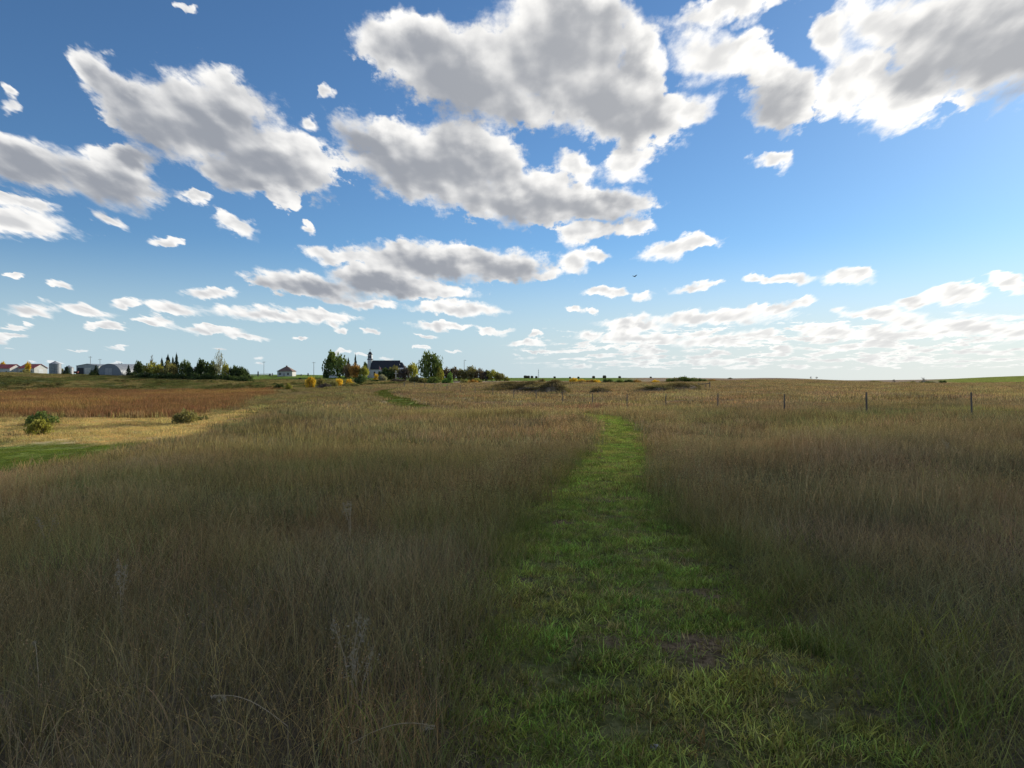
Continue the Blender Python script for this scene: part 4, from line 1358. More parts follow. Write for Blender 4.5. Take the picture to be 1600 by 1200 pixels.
def build_bales():
    first = None
    spec = [(820.8, 'leftmost of the three big dark bales close together on the skyline', 1.35), (825.6, 'middle of the three big dark bales close together on the skyline', 1.25), (831.2, 'third of the close dark bales, just left of the lattice mast', 1.15),
            (838.0, 'low dark bale at the foot of the lattice mast', 1.0), (866.6, 'dark bale standing alone right of the lattice mast', 0.95), (890.6, 'smallest dark bale, above the yellow bushes', 0.75), (903.8, 'dark bale above the left end of the yellow bushes', 0.85),
            (927.5, 'dark bale above the middle of the yellow bushes', 1.15), (944.5, 'widest dark bale on the skyline, over the yellow bushes', 1.4), (968.2, 'dark bale over the right end of the yellow bushes', 1.05), (1016.8, 'lone low dark bale left of the green thicket', 0.8)]
    for px, lab, k in spec:
        d = 690.0
        t = thing('hay_bale', lab, 'hay bale', px, d, 0.15, group='dark bales on the skyline', sink=0.15)
        t.scale = (1.35 * k, 1.35 * k, 1.35 * k)
        if first is None:
            V, F = [], []
            n, m = 20, 5
            prof = [(0.0, -0.80), (0.62, -0.80), (0.80, -0.68), (0.84, 0.0), (0.80, 0.68), (0.62, 0.80), (0.0, 0.80)]
            for r, yy in prof:
                V += [(yy, r * math.cos(6.28318 * j / n), 0.82 + r * math.sin(6.28318 * j / n)) for j in range(n)]
            for q in range(len(prof) - 1):
                F += [(q * n + j, q * n + (j + 1) % n, (q + 1) * n + (j + 1) % n, (q + 1) * n + j) for j in range(n)]
            first = MB().add(V, F).build('roll', M['hay'], t, True)
            tw = MB()
            for yy in (-0.45, 0.0, 0.45):
                tw.lathe([(0.855, -0.03), (0.865, 0.0), (0.855, 0.03)], 16)
            tw.v = [(z + (-0.45, 0.0, 0.45)[i // 48], x, y + 0.82) for i, (x, y, z) in enumerate(tw.v)]
            twine = tw.build('twine', M['wood'], t)
        else:
            for src in (first, twine):
                c = src.copy()
                c.parent = t
                COL.objects.link(c)


def build_fence():
    cols = [631.5, 647.5, 663.5, 679.5, 698.5, 719.5, 742.4, 770.0, 802.5, 838.0, 879.0, 926.0, 979.5, 1040.0, 1121.5, 1226.0, 1354.5, 1519.0, 1762.0]
    x0, a, b, k = 0.11246, 0.035175, -0.083774, 72.4
    t = thing('wire_fence', 'wire fence with weathered posts running across the meadow', 'fence', 1519, 36, z=0.0, sink=0.0)
    t.location = (0, 0, 0)
    rng = random.Random(3)
    tops = []
    for i, px in enumerate(cols):
        u = (px - PX0) / FPX
        j = (x0 - u) / (u * b - a)          # how far along the line this post stands
        Y = k * (1 + b * j)
        X = u * Y
        z = float(land_z(np.array([X]), np.array([Y]))[0])
        h = 1.28 + rng.uniform(-0.06, 0.08) + (0.10 if i > 15 else 0)
        lx, ly = rng.uniform(-0.03, 0.03), rng.uniform(-0.03, 0.03)
        if px == 1519.0:
            lx = -0.06
        r = (0.10 if i == 0 else 0.046) * rng.uniform(0.9, 1.1)
        MB().tube((X, Y, z - 0.3), (X + lx, Y + ly, z + h), r, r * 0.92, 9).build('post', M['wood'], t)
        tops.append((X, Y, z, lx, ly, h))
    for lev in (0.36, 0.66, 0.96):
        mb = MB()
        for p, q in zip(tops[:-1], tops[1:]):
            A = Vector((p[0] + p[3] * lev, p[1] + p[4] * lev - 0.06, p[2] + lev * 1.2))
            B = Vector((q[0] + q[3] * lev, q[1] + q[4] * lev - 0.06, q[2] + lev * 1.2))
            C_ = (A + B) / 2 - Vector((0, 0, 0.03))
            mb.tube(A, C_, 0.0028, n=4).tube(C_, B, 0.0028, n=4)
        mb.build('wire', M['wire'], t)
    # braced corner of another fence line
    d = 150.0
    t = thing('fence_brace', 'wooden fence brace with top rail at the right end of the long dark mound', 'fence', 1091.5, d)
    L = span(17.5, d)
    h = tall_to(t, 597.6, d)
    z1 = float(land_z(np.array([t.location.x + L]), np.array([d]))[0]) - t.location.z
    MB().tube((0, 0, -0.2), (0, 0, h - 0.1), 0.12, 0.11).build('post', M['wood'], t)
    MB().tube((L, 0, z1 - 0.2), (L + 0.02, 0, h + 0.15), 0.12, 0.11).build('post', M['wood'], t)
    MB().tube((L * 0.6, 0.03, z1 - 0.2), (L * 0.6, 0.03, h - 0.35), 0.07, 0.07).build('post', M['wood'], t)
    MB().tube((0.1, -0.02, h - 0.36), (L - 0.1, -0.02, h - 0.22), 0.085, 0.08).build('rail', M['wood'], t)
    MB().tube((0.1, 0.0, h - 0.5), (L * 0.28, 0.0, z1 + 0.05), 0.05).build('brace', M['wood'], t)


def build_bird():
    d = 70.0
    z = zrow(432, d)
    t = thing('bird', 'tiny dark bird in flight against the blue sky', 'bird', 991.5, d, 0.6, z=z, sink=0.0)
    V, F = [], []
    prof = [(-0.17, 0.004), (-0.12, 0.03), (-0.03, 0.048), (0.06, 0.042), (0.11, 0.028), (0.135, 0.03), (0.16, 0.018), (0.185, 0.003)]
    n = 10
    for x, r in prof:
        V += [(x, r * math.cos(6.28318 * k / n), r * 0.85 * math.sin(6.28318 * k / n)) for k in range(n)]
    for j in range(len(prof) - 1):
        F += [(j * n + k, j * n + (k + 1) % n, (j + 1) * n + (k + 1) % n, (j + 1) * n + k) for k in range(n)]
    V0 = len(V)
    for s in (-1, 1):
        o = len(V)
        W = [(0.07, 0.03), (0.10, 0.16), (0.05, 0.34), (-0.03, 0.30), (-0.07, 0.15), (-0.06, 0.03)]
        V += [(x, y * s, 0.02 + y * 0.35) for x, y in W] + [(x, y * s, 0.012 + y * 0.35) for x, y in W]
        F += [tuple(o + i for i in range(6)), tuple(o + 11 - i for i in range(6))] + [(o + i, o + (i + 1) % 6, o + 6 + (i + 1) % 6, o + 6 + i) for i in range(6)]
    o = len(V)
    V += [(-0.14, -0.015, 0.0), (-0.14, 0.015, 0.0), (-0.27, 0.05, 0.0), (-0.27, -0.05, 0.0), (-0.14, 0.0, 0.012), (-0.27, 0.0, 0.006)]
    F += [(o, o + 1, o + 2, o + 3), (o, o + 3, o + 5, o + 4), (o + 4, o + 5, o + 2, o + 1)]
    MB().add(V, F).build('body', M['bird'], t)


build_church()
build_house()
build_farm()
build_yard()
build_bales()
build_fence()
build_bird()


# ------------------------------------------------------------------ trees and shrubs
LEAF = {
    'dark': mat('leaf_dark', (0.088, 0.124, 0.052), transl=0.30, var=0.35, scale=0.7),
    'green': mat('leaf_green', (0.150, 0.195, 0.067), transl=0.32, var=0.35, scale=0.7),
    'bright': mat('leaf_bright', (0.204, 0.327, 0.098), transl=0.32, var=0.30, scale=0.7),
    'lime': mat('leaf_lime', (0.354, 0.336, 0.088), transl=0.34, var=0.35, scale=0.7),
    'yellow': mat('leaf_yellow', (0.760, 0.512, 0.071), transl=0.34, var=0.30, scale=0.8),
    'orange': mat('leaf_orange', (0.460, 0.265, 0.088), transl=0.30, var=0.35, scale=0.8),
    'olive': mat('leaf_olive', (0.275, 0.248, 0.106), transl=0.30, var=0.35, scale=0.7),
    'brown': mat('leaf_brown', (0.231, 0.173, 0.110), transl=0.25, var=0.35, scale=0.7),
    'purple': mat('leaf_purple', (0.133, 0.113, 0.106), transl=0.20, var=0.30, scale=0.7),
    'spruce': mat('needle_dark', (0.050, 0.071, 0.046), transl=0.12, var=0.30, scale=0.7),
    'grey': mat('leaf_grey', (0.371, 0.354, 0.265), transl=0.30, var=0.30, scale=0.7),
}


def leaf_quads(rng, centres, radii, per, size):
    """Leaf faces spread through a set of clumps."""
    P, S = [], []
    for c, r in zip(centres, radii):
        k = max(4, int(per * (r / radii.mean()) ** 2))
        v = rng.normal(size=(k, 3))
        v /= np.linalg.norm(v, axis=1)[:, None]
        v *= (rng.random((k, 1)) ** 0.45)
        P.append(c + v * r * np.array([1.0, 1.0, 0.8]))
    P = np.concatenate(P)
    n = len(P)
    a = rng.normal(size=(n, 3))
    a /= np.linalg.norm(a, axis=1)[:, None]
    b = np.cross(a, rng.normal(size=(n, 3)))
    b /= np.linalg.norm(b, axis=1)[:, None] + 1e-9
    s = size * rng.uniform(0.6, 1.5, (n, 1))
    V = np.stack([P - a * s, P + b * s * 0.6, P + a * s, P - b * s * 0.6], 1).reshape(-1, 3)
    return V, np.arange(4 * n).reshape(n, 4)


def broad_crown(rng, thin=1.0, bushy=False):
    """Crown of a unit broadleaf: half width 1 across, from z = lo to 1."""
    lo = 0.03 if bushy else 0.14
    k = 44 if bushy else 52
    C0, R0 = [], []
    while len(C0) < k:
        p = rng.uniform(-1, 1, 3)
        if bushy:
            zz = abs(p[2])
            lim = math.sqrt(max(0.0, 1 - zz ** 2.2))
            q = math.hypot(p[0], p[1])
            if q > lim or q < lim * 0.2:
                continue
            C0.append((p[0] * 0.86, p[1] * 0.86, lo + zz * 0.82))
        else:
            q = np.linalg.norm(p)
            if q > 1 or q < 0.25:
                continue
            zz = lo + (p[2] + 1) / 2 * (1 - lo)
            taper = 1.0 - 0.30 * max(0, (zz - 0.6) / 0.4)
            C0.append((p[0] * 0.92 * taper, p[1] * 0.92 * taper, lo + (zz - lo) * 0.92))
        R0.append(rng.uniform(0.18, 0.36))
    C0, R0 = np.array(C0), np.array(R0)
    return leaf_quads(rng, C0, R0, 30 * thin, 0.072 if thin > 0.6 else 0.05)


def limbs(rng, top=0.8, r=0.045, n=6, spreadw=0.6):
    mb = MB()
    mb.tube((0, 0, -0.03), (0.02, 0.0, top * 0.5), r, r * 0.7, 7).tube((0.02, 0, top * 0.5), (0.0, 0.02, top), r * 0.7, r * 0.25, 6)
    for i in range(n):
        z = top * rng.uniform(0.2, 0.8)
        a = rng.random() * 6.283
        L = spreadw * rng.uniform(0.5, 1.0)
        e = (math.cos(a) * L, math.sin(a) * L, min(z + L * rng.uniform(0.35, 0.7), 0.97))
        mb.tube((0.01, 0, z), e, r * 0.45, r * 0.12, 5)
    return mb


def spruce_crown(rng):
    V, F = [], []
    n = 0
    for tier in range(15):
        z = 0.06 + tier / 15 * 0.92
        R = (1 - z) ** 0.75 * rng.uniform(0.85, 1.1) + 0.04
        for k in range(13):
            a = 6.283 * k / 13 + rng.random()
            rr = R * rng.uniform(0.65, 1.12)
            for seg in range(3):
                t0, t1 = seg / 3, (seg + 1) / 3
                w = 0.20 * R * (1 - t0 * 0.6) + 0.03
                ca, sa = math.cos(a), math.sin(a)
                dz = -0.055 - 0.03 * rng.random()
                p0 = np.array([ca * rr * t0, sa * rr * t0, z + dz * t0 * 1.6])
                p1 = np.array([ca * rr * t1, sa * rr * t1, z + dz * t1 * 1.6])
                sd = np.array([-sa, ca, 0]) * w
                up = np.array([0, 0, rng.uniform(-0.03, 0.03)])
                V += [p0 - sd * 0.5 + up, p0 + sd * 0.5 - up, p1 + sd * 0.35 - up - (0, 0, 0.02), p1 - sd * 0.35 + up - (0, 0, 0.02)]
                F.append((n, n + 1, n + 2, n + 3))
                n += 4
    return np.array(V), np.array(F)


def bare_crown(rng):
    """Leafless twigs of a tall thin poplar."""
    mb = MB()
    for i in range(42):
        z = rng.uniform(0.25, 0.9)
        a = rng.random() * 6.283
        L = rng.uniform(0.25, 0.9) * (1.1 - z * 0.5)
        m = (math.cos(a) * L * 0.45, math.sin(a) * L * 0.45, z + L * 0.05)
        e = (math.cos(a) * L, math.sin(a) * L, min(z + 0.05 + L * 0.13, 1.0))
        mb.tube((0, 0, z - 0.02), m, 0.030, 0.020, 4).tube(m, e, 0.020, 0.008, 4)
        for q in range(3):
            b = a + rng.normal(0, 0.6)
            l2 = L * rng.uniform(0.3, 0.6)
            mb.tube(m, (m[0] + math.cos(b) * l2, m[1] + math.sin(b) * l2, min(m[2] + 0.08, 1.0)), 0.014, 0.006, 3)
    return mb


TREE_RNG = np.random.default_rng(77)
CROWNS = {'tree': [broad_crown(TREE_RNG) for _ in range(5)], 'shrub': [broad_crown(TREE_RNG, bushy=True) for _ in range(6)], 'airy': [broad_crown(TREE_RNG, 0.28) for _ in range(3)], 'spruce': [spruce_crown(TREE_RNG) for _ in range(4)]}
MESHES = {}


def crown_mesh(kind, v, colour):
    key = (kind, v, colour)
    if key not in MESHES:
        V, F = CROWNS[kind][v]
        o = link_mesh('crown', V, F, LEAF[colour])
        MESHES[key] = o.data
        bpy.data.objects.remove(o)
    return MESHES[key]


def limb_mesh(kind, bark):
    key = ('limbs', kind, bark)
    if key not in MESHES:
        rng = np.random.default_rng(len(MESHES) + 5)
        if kind == 'spruce':
            mb = MB().tube((0, 0, -0.03), (0, 0, 0.97), 0.05, 0.01, 7)
        elif kind == 'shrub':
            mb = MB()
            for i in range(7):
                a = rng.random() * 6.283
                mb.tube((0.05 * math.cos(a), 0.05 * math.sin(a), -0.05), (0.55 * math.cos(a), 0.55 * math.sin(a), 0.7), 0.03, 0.01, 5)
        elif kind == 'bare':
            mb = MB().tube((0, 0, -0.03), (0, 0, 0.99), 0.07, 0.012, 7)
        else:
            mb = limbs(rng)
        o = link_mesh('trunk', mb.v, mb.f, M[bark])
        MESHES[key] = o.data
        bpy.data.objects.remove(o)
    return MESHES[key]


COUNT = {}


def plant(kind, colour, px, top, w_px, d, label, group=None, name=None, bark='bark', depth=None):
    """kind: tree, shrub, airy, spruce, bare. Stands on the land; reaches photo row `top`; w_px wide."""
    nm = name or {'tree': 'deciduous_tree', 'shrub': 'shrub', 'airy': 'thin_tree', 'spruce': 'spruce_tree', 'bare': 'bare_tree'}[kind]
    cat = {'shrub': 'shrub'}.get(kind, 'tree')
    t = thing(nm, label, cat, px, d, group=group, sink=0.08)
    h = max(tall_to(t, top, d), 0.5)
    w = span(w_px, d) / 2 * {'tree': 1.15, 'shrub': 1.08, 'spruce': 1.8}.get(kind, 1.0)
    i = COUNT[kind] = COUNT.get(kind, 0) + 1
    rot = (i * 2.399) % 6.283
    tr = bpy.data.objects.new('stem' if kind == 'shrub' else 'trunk', limb_mesh(kind, bark))
    if kind == 'bare':
        key = ('twigs', i % 2)
        if key not in MESHES:
            mb = bare_crown(np.random.default_rng(90 + i % 2))
            o = link_mesh('crown', mb.v, mb.f, M[bark])
            MESHES[key] = o.data
            bpy.data.objects.remove(o)
        cr = bpy.data.objects.new('crown', MESHES[key])
    else:
        v = i % len(CROWNS[kind])
        cr = bpy.data.objects.new('crown', crown_mesh(kind, v, colour))
    for o in (tr, cr):
        o.parent = t
        o.scale = (w, w if depth is None else depth, h)
        o.rotation_euler = (0, 0, rot)
        COL.objects.link(o)
    if kind in ('spruce', 'bare'):
        tr.scale = (h * 0.30, h * 0.30, h)
    return t


def build_plants():
    near = 'bushes in the golden flat'
    plant('shrub', 'green', 65, 640.5, 50, 87, 'round dark green bush in the golden flat, larger of the left pair', near)
    plant('shrub', 'lime', 61, 651.5, 38, 73, 'smaller olive bush standing before the round green one', near)
    plant('shrub', 'olive', 290, 636.5, 40, 92, 'lone bush at the right end of the golden flat', near)
    plant('shrub', 'green', 318, 647, 17, 97, 'low green scrub just right of the lone bush', near)
    g = 'farmyard trees'
    plant('tree', 'yellow', 44, 565.5, 7.5, 430, 'small yellow tree between the two red roofed barns', g)
    plant('tree', 'yellow', 5, 565.8, 8, 475, 'yellow treetop showing over the roof of the leftmost barn', g)
    plant('shrub', 'olive', 41, 575, 12, 424, 'olive shrub against the barn wall under the small yellow tree', g)
    plant('shrub', 'olive', 97, 574.5, 7, 430, 'olive shrub between the two grain bins', g)
    plant('spruce', 'spruce', 104.5, 570.5, 8.5, 412, 'dark spruce hiding the left side of the small grain bin', g)
    plant('spruce', 'spruce', 150, 568, 7, 392, 'dark spruce before the left half of the quonset', g)
    plant('shrub', 'dark', 146, 577, 14, 391, 'dark shrub at the left foot of the quonset', g)
    plant('spruce', 'spruce', 201, 568.3, 7, 398, 'spruce standing alone at the right end of the quonset', g)
    plant('shrub', 'dark', 209, 580, 12, 400, 'low dark shrub between the lone spruce and the windbreak', g)
    g = 'windbreak trees'
    w = [('tree', 'dark', 219, 565, 16, 392, 'dark tree at the left end of the windbreak'), ('tree', 'lime', 240, 566.5, 28, 388, 'broad yellowish tree left of the windbreak spruces'),
         ('bare', 'grey', 237, 554, 8, 400, 'leafless thin tree behind the broad yellowish one'), ('spruce', 'spruce', 253, 556, 8, 398, 'leftmost spruce of the windbreak'),
         ('spruce', 'spruce', 262.5, 550.5, 12, 396, 'broadest spruce of the windbreak'), ('spruce', 'spruce', 270, 554.5, 8, 400, 'slim spruce between the two tallest windbreak spruces'),
         ('spruce', 'spruce', 275.6, 548.5, 10, 396, 'tallest spruce of the windbreak'), ('tree', 'olive', 265, 567, 24, 386, 'olive tree before the windbreak spruces'),
         ('tree', 'green', 289, 563.5, 16, 390, 'green tree right of the windbreak spruces'), ('tree', 'dark', 297, 572, 13, 388, 'small dark tree left of the hidden grey roof'),
         ('tree', 'dark', 320, 562.5, 24, 390, 'round dark tree right of the hidden grey roof'), ('tree', 'green', 333, 566, 20, 392, 'green tree at the foot of the pale poplar'),
         ('airy', 'grey', 342, 546, 19, 388, 'tall pale half bare poplar over the windbreak'), ('tree', 'lime', 352, 567.5, 11, 385, 'narrow yellowish tree right of the pale poplar'),
         ('tree', 'dark', 366, 572.5, 20, 388, 'dark tree near the right end of the windbreak'), ('tree', 'dark', 379, 574, 18, 390, 'last dark tree at the right end of the windbreak')]
    for k, c, px, top, ww, d, lab in w:
        plant(k, c, px, top, ww, d, lab, g, bark='palebark' if k in ('bare', 'airy') else 'bark')
    names = ['leftmost', 'second', 'third', 'fourth', 'fifth', 'sixth', 'seventh', 'eighth', 'rightmost']
    for i in range(9):
        plant('shrub', 'dark', 226 + i * 19.6, 579.5 + i * 0.5, 26, 381, '%s shrub of the low dark hedge under the windbreak' % (names[i] + (' from the left' if 0 < i < 8 else '')), 'hedge under the windbreak')
    g = 'autumn shrubs on the slope'
    for k, c, px, top, ww, d, lab in [
            ('shrub', 'dark', 437, 598, 18, 300, 'dark shrub left of the small lime shrub on the slope'), ('shrub', 'lime', 451, 597.5, 12, 296, 'small lime yellow shrub below the white house'),
            ('shrub', 'yellow', 485.5, 586.5, 17, 300, 'bright yellow shrub right of the dark square board'), ('shrub', 'olive', 502, 588, 15, 305, 'olive shrub right of the bright yellow one'),
            ('shrub', 'purple', 508, 597, 24, 292, 'wide dull purple shrub in front of the olive one'), ('shrub', 'olive', 521, 592, 14, 298, 'olive shrub below the parked van'),
            ('shrub', 'yellow', 531, 590, 15, 310, 'yellow shrub below and right of the parked van'), ('shrub', 'yellow', 545.5, 591, 13, 315, 'last yellow shrub before the dark thicket'),
            ('shrub', 'dark', 563, 585, 20, 330, 'dark thicket below the orange trees'), ('shrub', 'olive', 548, 597, 30, 300, 'low olive scrub along the crest under the dark thicket'), ('shrub', 'olive', 575, 596, 22, 320, 'low scrub at the top of the far path')]:
        plant(k, c, px, top, ww, d, lab, g)
    g = 'churchyard trees'
    for k, c, px, top, ww, d, lab in [
            ('tree', 'green', 526, 550.5, 32, 436, 'tall leafy tree at the left end of the church grove'), ('shrub', 'dark', 511, 574, 14, 434, 'dark shrub left of the tall leafy tree'),
            ('spruce', 'spruce', 544.2, 556, 8, 446, 'shorter spruce of the church grove'), ('spruce', 'spruce', 555.3, 550, 6, 446, 'narrow taller spruce of the church grove'),
            ('tree', 'brown', 544, 570, 17, 432, 'brownish tree below the shorter spruce'), ('tree', 'orange', 555, 569.5, 18, 430, 'orange tinted tree below the narrow spruce'),
            ('tree', 'lime', 568, 572.5, 16, 428, 'yellow green tree just left of the church tower'), ('tree', 'dark', 571.5, 566.5, 9, 462, 'dark tree peeping out behind the left side of the tower'),
            ('shrub', 'yellow', 587.3, 582.5, 8.5, 400, 'small golden shrub under the church wall'), ('shrub', 'dark', 593, 579, 14, 408, 'dark shrub behind the small golden one'),
            ('shrub', 'grey', 597.5, 584, 15, 390, 'grey green shrub right of the small golden one'), ('tree', 'dark', 607, 575.5, 22, 410, 'dark tree before the middle of the church wall'),
            ('tree', 'olive', 615.5, 572.5, 17, 412, 'olive topped tree under the church roof'), ('tree', 'purple', 632, 574.5, 17, 408, 'dull dark tree before the apse of the church'),
            ('tree', 'lime', 643.5, 568.5, 20, 418, 'yellow green tree just right of the church'), ('shrub', 'olive', 650, 585.5, 26, 372, 'wide light olive shrub right of the white cross'),
            ('shrub', 'purple', 622, 590, 26, 385, 'low dull hedge at the foot of the white cross'), ('shrub', 'dark', 586, 592, 14, 380, 'low dark shrub where the far path ends'),
            ('tree', 'green', 673, 551.5, 33, 380, 'large dark green tree standing right of the church'), ('tree', 'lime', 687.5, 575, 11, 376, 'small yellow green tree leaning on the right of the large tree'),
            ('shrub', 'green', 677, 587.5, 22, 362, 'green shrub at the foot of the large tree'), ('shrub', 'bright', 699, 590.5, 20, 360, 'low bright green shrub right of the large tree'),
            ('tree', 'bright', 703, 582.5, 8, 358, 'young bright green conical tree'), ('shrub', 'olive', 661, 590, 16, 365, 'small olive shrub left of the large tree')]:
        plant(k, c, px, top, ww, d, lab, g)
    g = 'hedge right of the large tree'
    for c, px, top, ww, lab in [('brown', 696, 575.5, 17, 'brown hedge tree directly behind the bright green conical tree'), ('brown', 709, 574.5, 18, 'brown hedge tree left of the yard light pole'), ('olive', 722, 577, 18, 'olive hedge tree at the foot of the yard light pole'),
                                ('olive', 736, 572.8, 20, 'tallest hedge tree, right of the yard light pole'), ('brown', 748.5, 577, 17, 'brown hedge tree right of the tallest one'), ('purple', 758, 580, 18, 'dull purple hedge tree near the hedge end'),
                                ('lime', 768.5, 578.5, 20, 'yellow green hedge tree near the hedge end'), ('olive', 780, 583, 15, 'small olive tree after the yellow green hedge tree'), ('lime', 791.5, 587, 10, 'last low shrub at the right end of the hedge')]:
        plant('shrub' if ww < 12 else 'tree', c, px, top, ww, 402, lab, g)
    for c, px, top, ww, d, lab in [('olive', 725, 591, 15, 330, 'low olive shrub in front of the hedge, left of two'), ('orange', 739, 591.5, 17, 328, 'low rusty shrub in front of the hedge'), ('olive', 750, 593, 12, 332, 'low olive shrub in front of the hedge, right of two'),
                                   ('lime', 745, 590.5, 16, 350, 'faded lime shrub between the hedge and the rusty shrub')]:
        plant('shrub', c, px, top, ww, d, lab, g)
    g = 'bushes along the far field'
    row = [('yellow', 896, 589.5, 13, 'leftmost yellow bush of the far row'), ('yellow', 909, 591, 12, 'second yellow bush from the left of the far row'), ('orange', 921, 591.5, 13, 'rusty bush right of the two left yellow bushes'), ('yellow', 933, 592, 12, 'yellow bush in the middle of the far row'),
           ('dark', 949, 591, 18, 'dark bush in the middle of the far row'), ('green', 968, 592.5, 16, 'green bush right of the dark bush in the far row'), ('dark', 983, 592.5, 14, 'second dark bush of the far row'), ('orange', 995, 592, 13, 'rusty bush near the right end of the far row'),
           ('yellow', 1024, 592, 13, 'yellow bush left of the green thicket'), ('olive', 847, 590, 10, 'olive bush by itself right of the lattice mast')]
    for c, px, top, ww, lab in row:
        plant('shrub', c, px, top, ww * 1.15, 300, lab, g)
    for c, px, top, ww, lab in [('green', 1046, 590, 15, 'left bush of the green thicket'), ('olive', 1057, 589, 14, 'olive bush in the left half of the green thicket'), ('green', 1069, 587.2, 18, 'highest bush of the green thicket'), ('green', 1083, 588.8, 16, 'bush right of the highest in the green thicket'),
                                ('green', 1098, 590, 14, 'right bush of the green thicket'), ('yellow', 1052, 595, 20, 'low yellow bush in front of the green thicket'), ('orange', 1113, 592, 16, 'rusty bush trailing off right of the green thicket')]:
        plant('shrub', c, px, top, ww * 1.15, 310, lab, g)
    for k, c, px, top, ww, d, lab in [('shrub', 'brown', 1141, 589.8, 10, 430, 'brown scrub on the skyline right of the thicket'), ('bare', 'brown', 1267, 588.3, 6, 500, 'left of two wispy bare trees on the skyline'), ('bare', 'brown', 1276, 588.5, 7, 500, 'right of two wispy bare trees on the skyline'),
                                      ('shrub', 'dark', 1215, 596.5, 20, 260, 'flat dark bush in the brown field under the skyline'), ('shrub', 'olive', 1366, 594, 24, 330, 'scrubby bush where the green field begins'), ('bare', 'olive', 1397, 592.5, 8, 335, 'leafless bush over the scrub before the green field'),
                                      ('shrub', 'olive', 1420, 594.5, 24, 335, 'scrubby bush left of the tallest twigs'), ('bare', 'olive', 1443, 589.5, 12, 330, 'tallest leafless bush before the green field'), ('shrub', 'dark', 1450, 594.5, 26, 332, 'dark scrub under the tallest leafless bush'),
                                      ('shrub', 'dark', 1473, 593.5, 14, 335, 'last scrub bush at the left end of the green field')]:
        plant(k, c, px, top, ww, d, lab, g)


build_plants()


# ------------------------------------------------------------------ small things in the foreground
def ground_at(px, row):
    """Spot on the near ground seen at a photo pixel."""
    d = 3.0
    for _ in range(60):
        x = (px - PX0) / FPX * d
        z = float(land_z(np.array([x]), np.array([d]))[0])
        d = 0.5 * d + 0.5 * max(1.5, (EYE - z) * FPX / (row - HY))
    return d


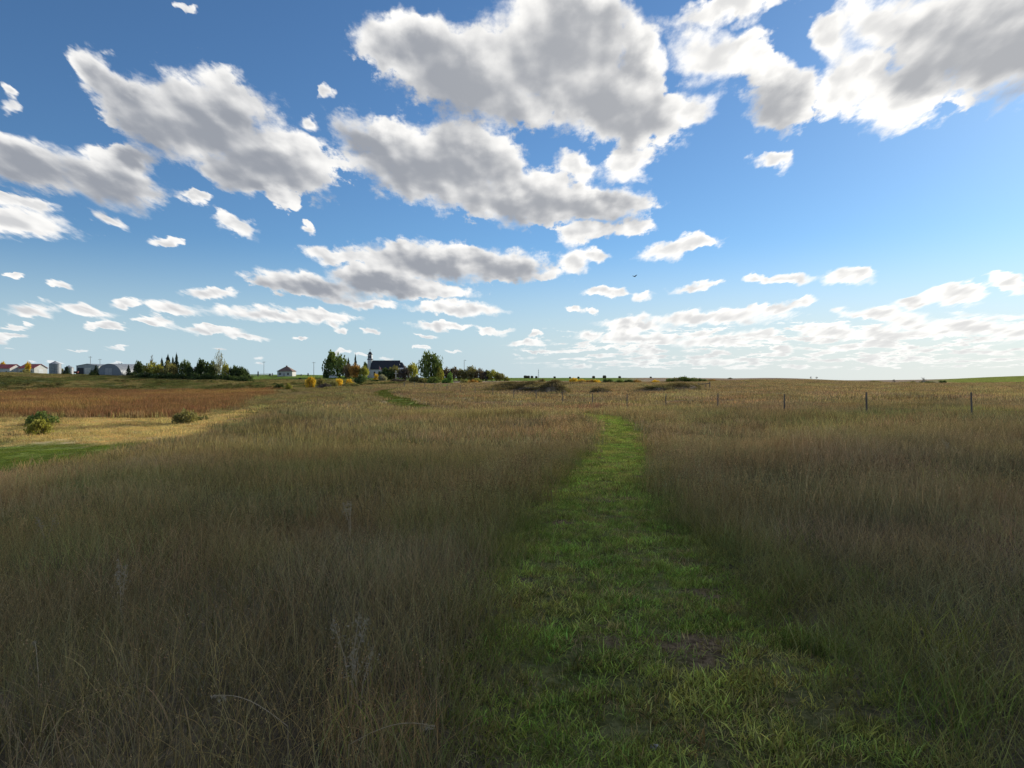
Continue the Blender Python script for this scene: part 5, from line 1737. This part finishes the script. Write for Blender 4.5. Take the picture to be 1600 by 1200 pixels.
def build_small():
    seedm = mat('dry_plume', (0.36, 0.31, 0.25), transl=0.3, var=0.25, scale=30)
    stalk = mat('dry_stalk', (0.42, 0.34, 0.22), 0.8, 0.2, 20)
    rng = np.random.default_rng(909)
    weeds = [(548, 1105, 0.50, 'tall pale plume weed left of the path, nearest the camera'), (560, 1130, 0.40, 'shorter pale weed beside the tall plume'), (548, 850, 0.46, 'grey plume weed in the middle of the left meadow'),
             (72, 870, 0.50, 'pale weed near the left edge of the meadow'), (190, 985, 0.46, 'dry weed in the lower left meadow'), (1480, 720, 0.45, 'pale weed below the nearest fence post')]
    for px, row, h, lab in weeds:
        d = ground_at(px, row)
        t = thing('dry_weed', lab, 'weed', px, d, rng.uniform(0, 6), group='dry weeds in the meadow', sink=0.01)
        st, V, F, n = MB(), [], [], 0
        for k in range(3):
            a = rng.random() * 6.28
            top = (math.cos(a) * h * 0.18, math.sin(a) * h * 0.18, h * rng.uniform(0.85, 1.05))
            mid = (top[0] * 0.3, top[1] * 0.3, top[2] * 0.55)
            st.tube((0, 0, -0.02), mid, 0.0032, 0.0025, 5).tube(mid, top, 0.0025, 0.0012, 5)
            for q in range(70):
                u = rng.random()
                c = np.array(mid) * (1 - u) + np.array(top) * u if u > 0.35 else np.array(top) * (0.7 + 0.3 * rng.random())
                c = c + rng.normal(0, 0.020 * (1.3 - u), 3)
                e = rng.normal(size=(2, 3)) * 0.0075
                V += [c, c + e[0], c + e[1]]
                F.append((n, n + 1, n + 2))
                n += 3
        st.build('stem', stalk, t)
        pl = MB().add(V, F).build('plume', seedm, t)
        pl['kind'] = 'stuff'
    for px, row, L, yaw, lab in ((545, 1182, 0.34, 0.15, 'bent straw coloured stalk lying low at the bottom left of the path'), (450, 1150, 0.42, 2.7, 'long leaning dry stalk in the lower left grass'), (60, 1060, 0.45, 2.2, 'dry stalk leaning at the lower left edge')):
        d = ground_at(px, row + 60)
        t = thing('dry_stalk', lab, 'stalk', px, d, yaw, group='dry stalks', sink=0.0)
        pts = [Vector((L * u, 0, 0.20 + 0.07 * math.sin(u * 2.4))) for u in np.linspace(0, 1, 9)]
        mb = MB().tube((0, 0, -0.01), pts[0], 0.0018, 0.0016, 5)
        for a, b in zip(pts[:-1], pts[1:]):
            mb.tube(a, b, 0.0016, 0.0013, 5)
        mb.build('stem', stalk, t)
        V, F = [], []
        for q in range(40):
            c = np.array(pts[-1]) + np.array([-0.06 * rng.random(), 0, 0]) + rng.normal(0, 0.006, 3)
            e = rng.normal(size=(2, 3)) * 0.007
            F.append((len(V), len(V) + 1, len(V) + 2))
            V += [c, c + e[0], c + e[1]]
        sh = MB().add(V, F).build('seed_head', seedm, t)
        sh['kind'] = 'stuff'
    d = ground_at(1024, 1171)
    t = thing('stone', 'small grey stone lying on the path at the bottom of the photo', 'stone', 1024, d, sink=0.0)
    import bmesh
    bm = bmesh.new()
    bmesh.ops.create_icosphere(bm, subdivisions=3, radius=1.0)
    P = np.array([v.co for v in bm.verts])
    k = 1 + 0.35 * (vnoise(P[:, 0] * 1.4 + P[:, 2], P[:, 1] * 1.4 + P[:, 2] * 0.7, 4, 3) - 0.5)
    for v, q in zip(bm.verts, k):
        v.co = v.co * float(q)
        v.co.x *= 0.026
        v.co.y *= 0.020
        v.co.z = v.co.z * 0.015 + 0.008
    me = bpy.data.meshes.new('stone_body')
    bm.to_mesh(me)
    bm.free()
    me.polygons.foreach_set('use_smooth', np.ones(len(me.polygons), dtype=bool))
    me.materials.append(mat('field_stone', (0.30, 0.29, 0.27), 0.9, 0.3, 60, bump=0.4))
    o = bpy.data.objects.new('stone_body', me)
    o.parent = t
    COL.objects.link(o)


build_small()
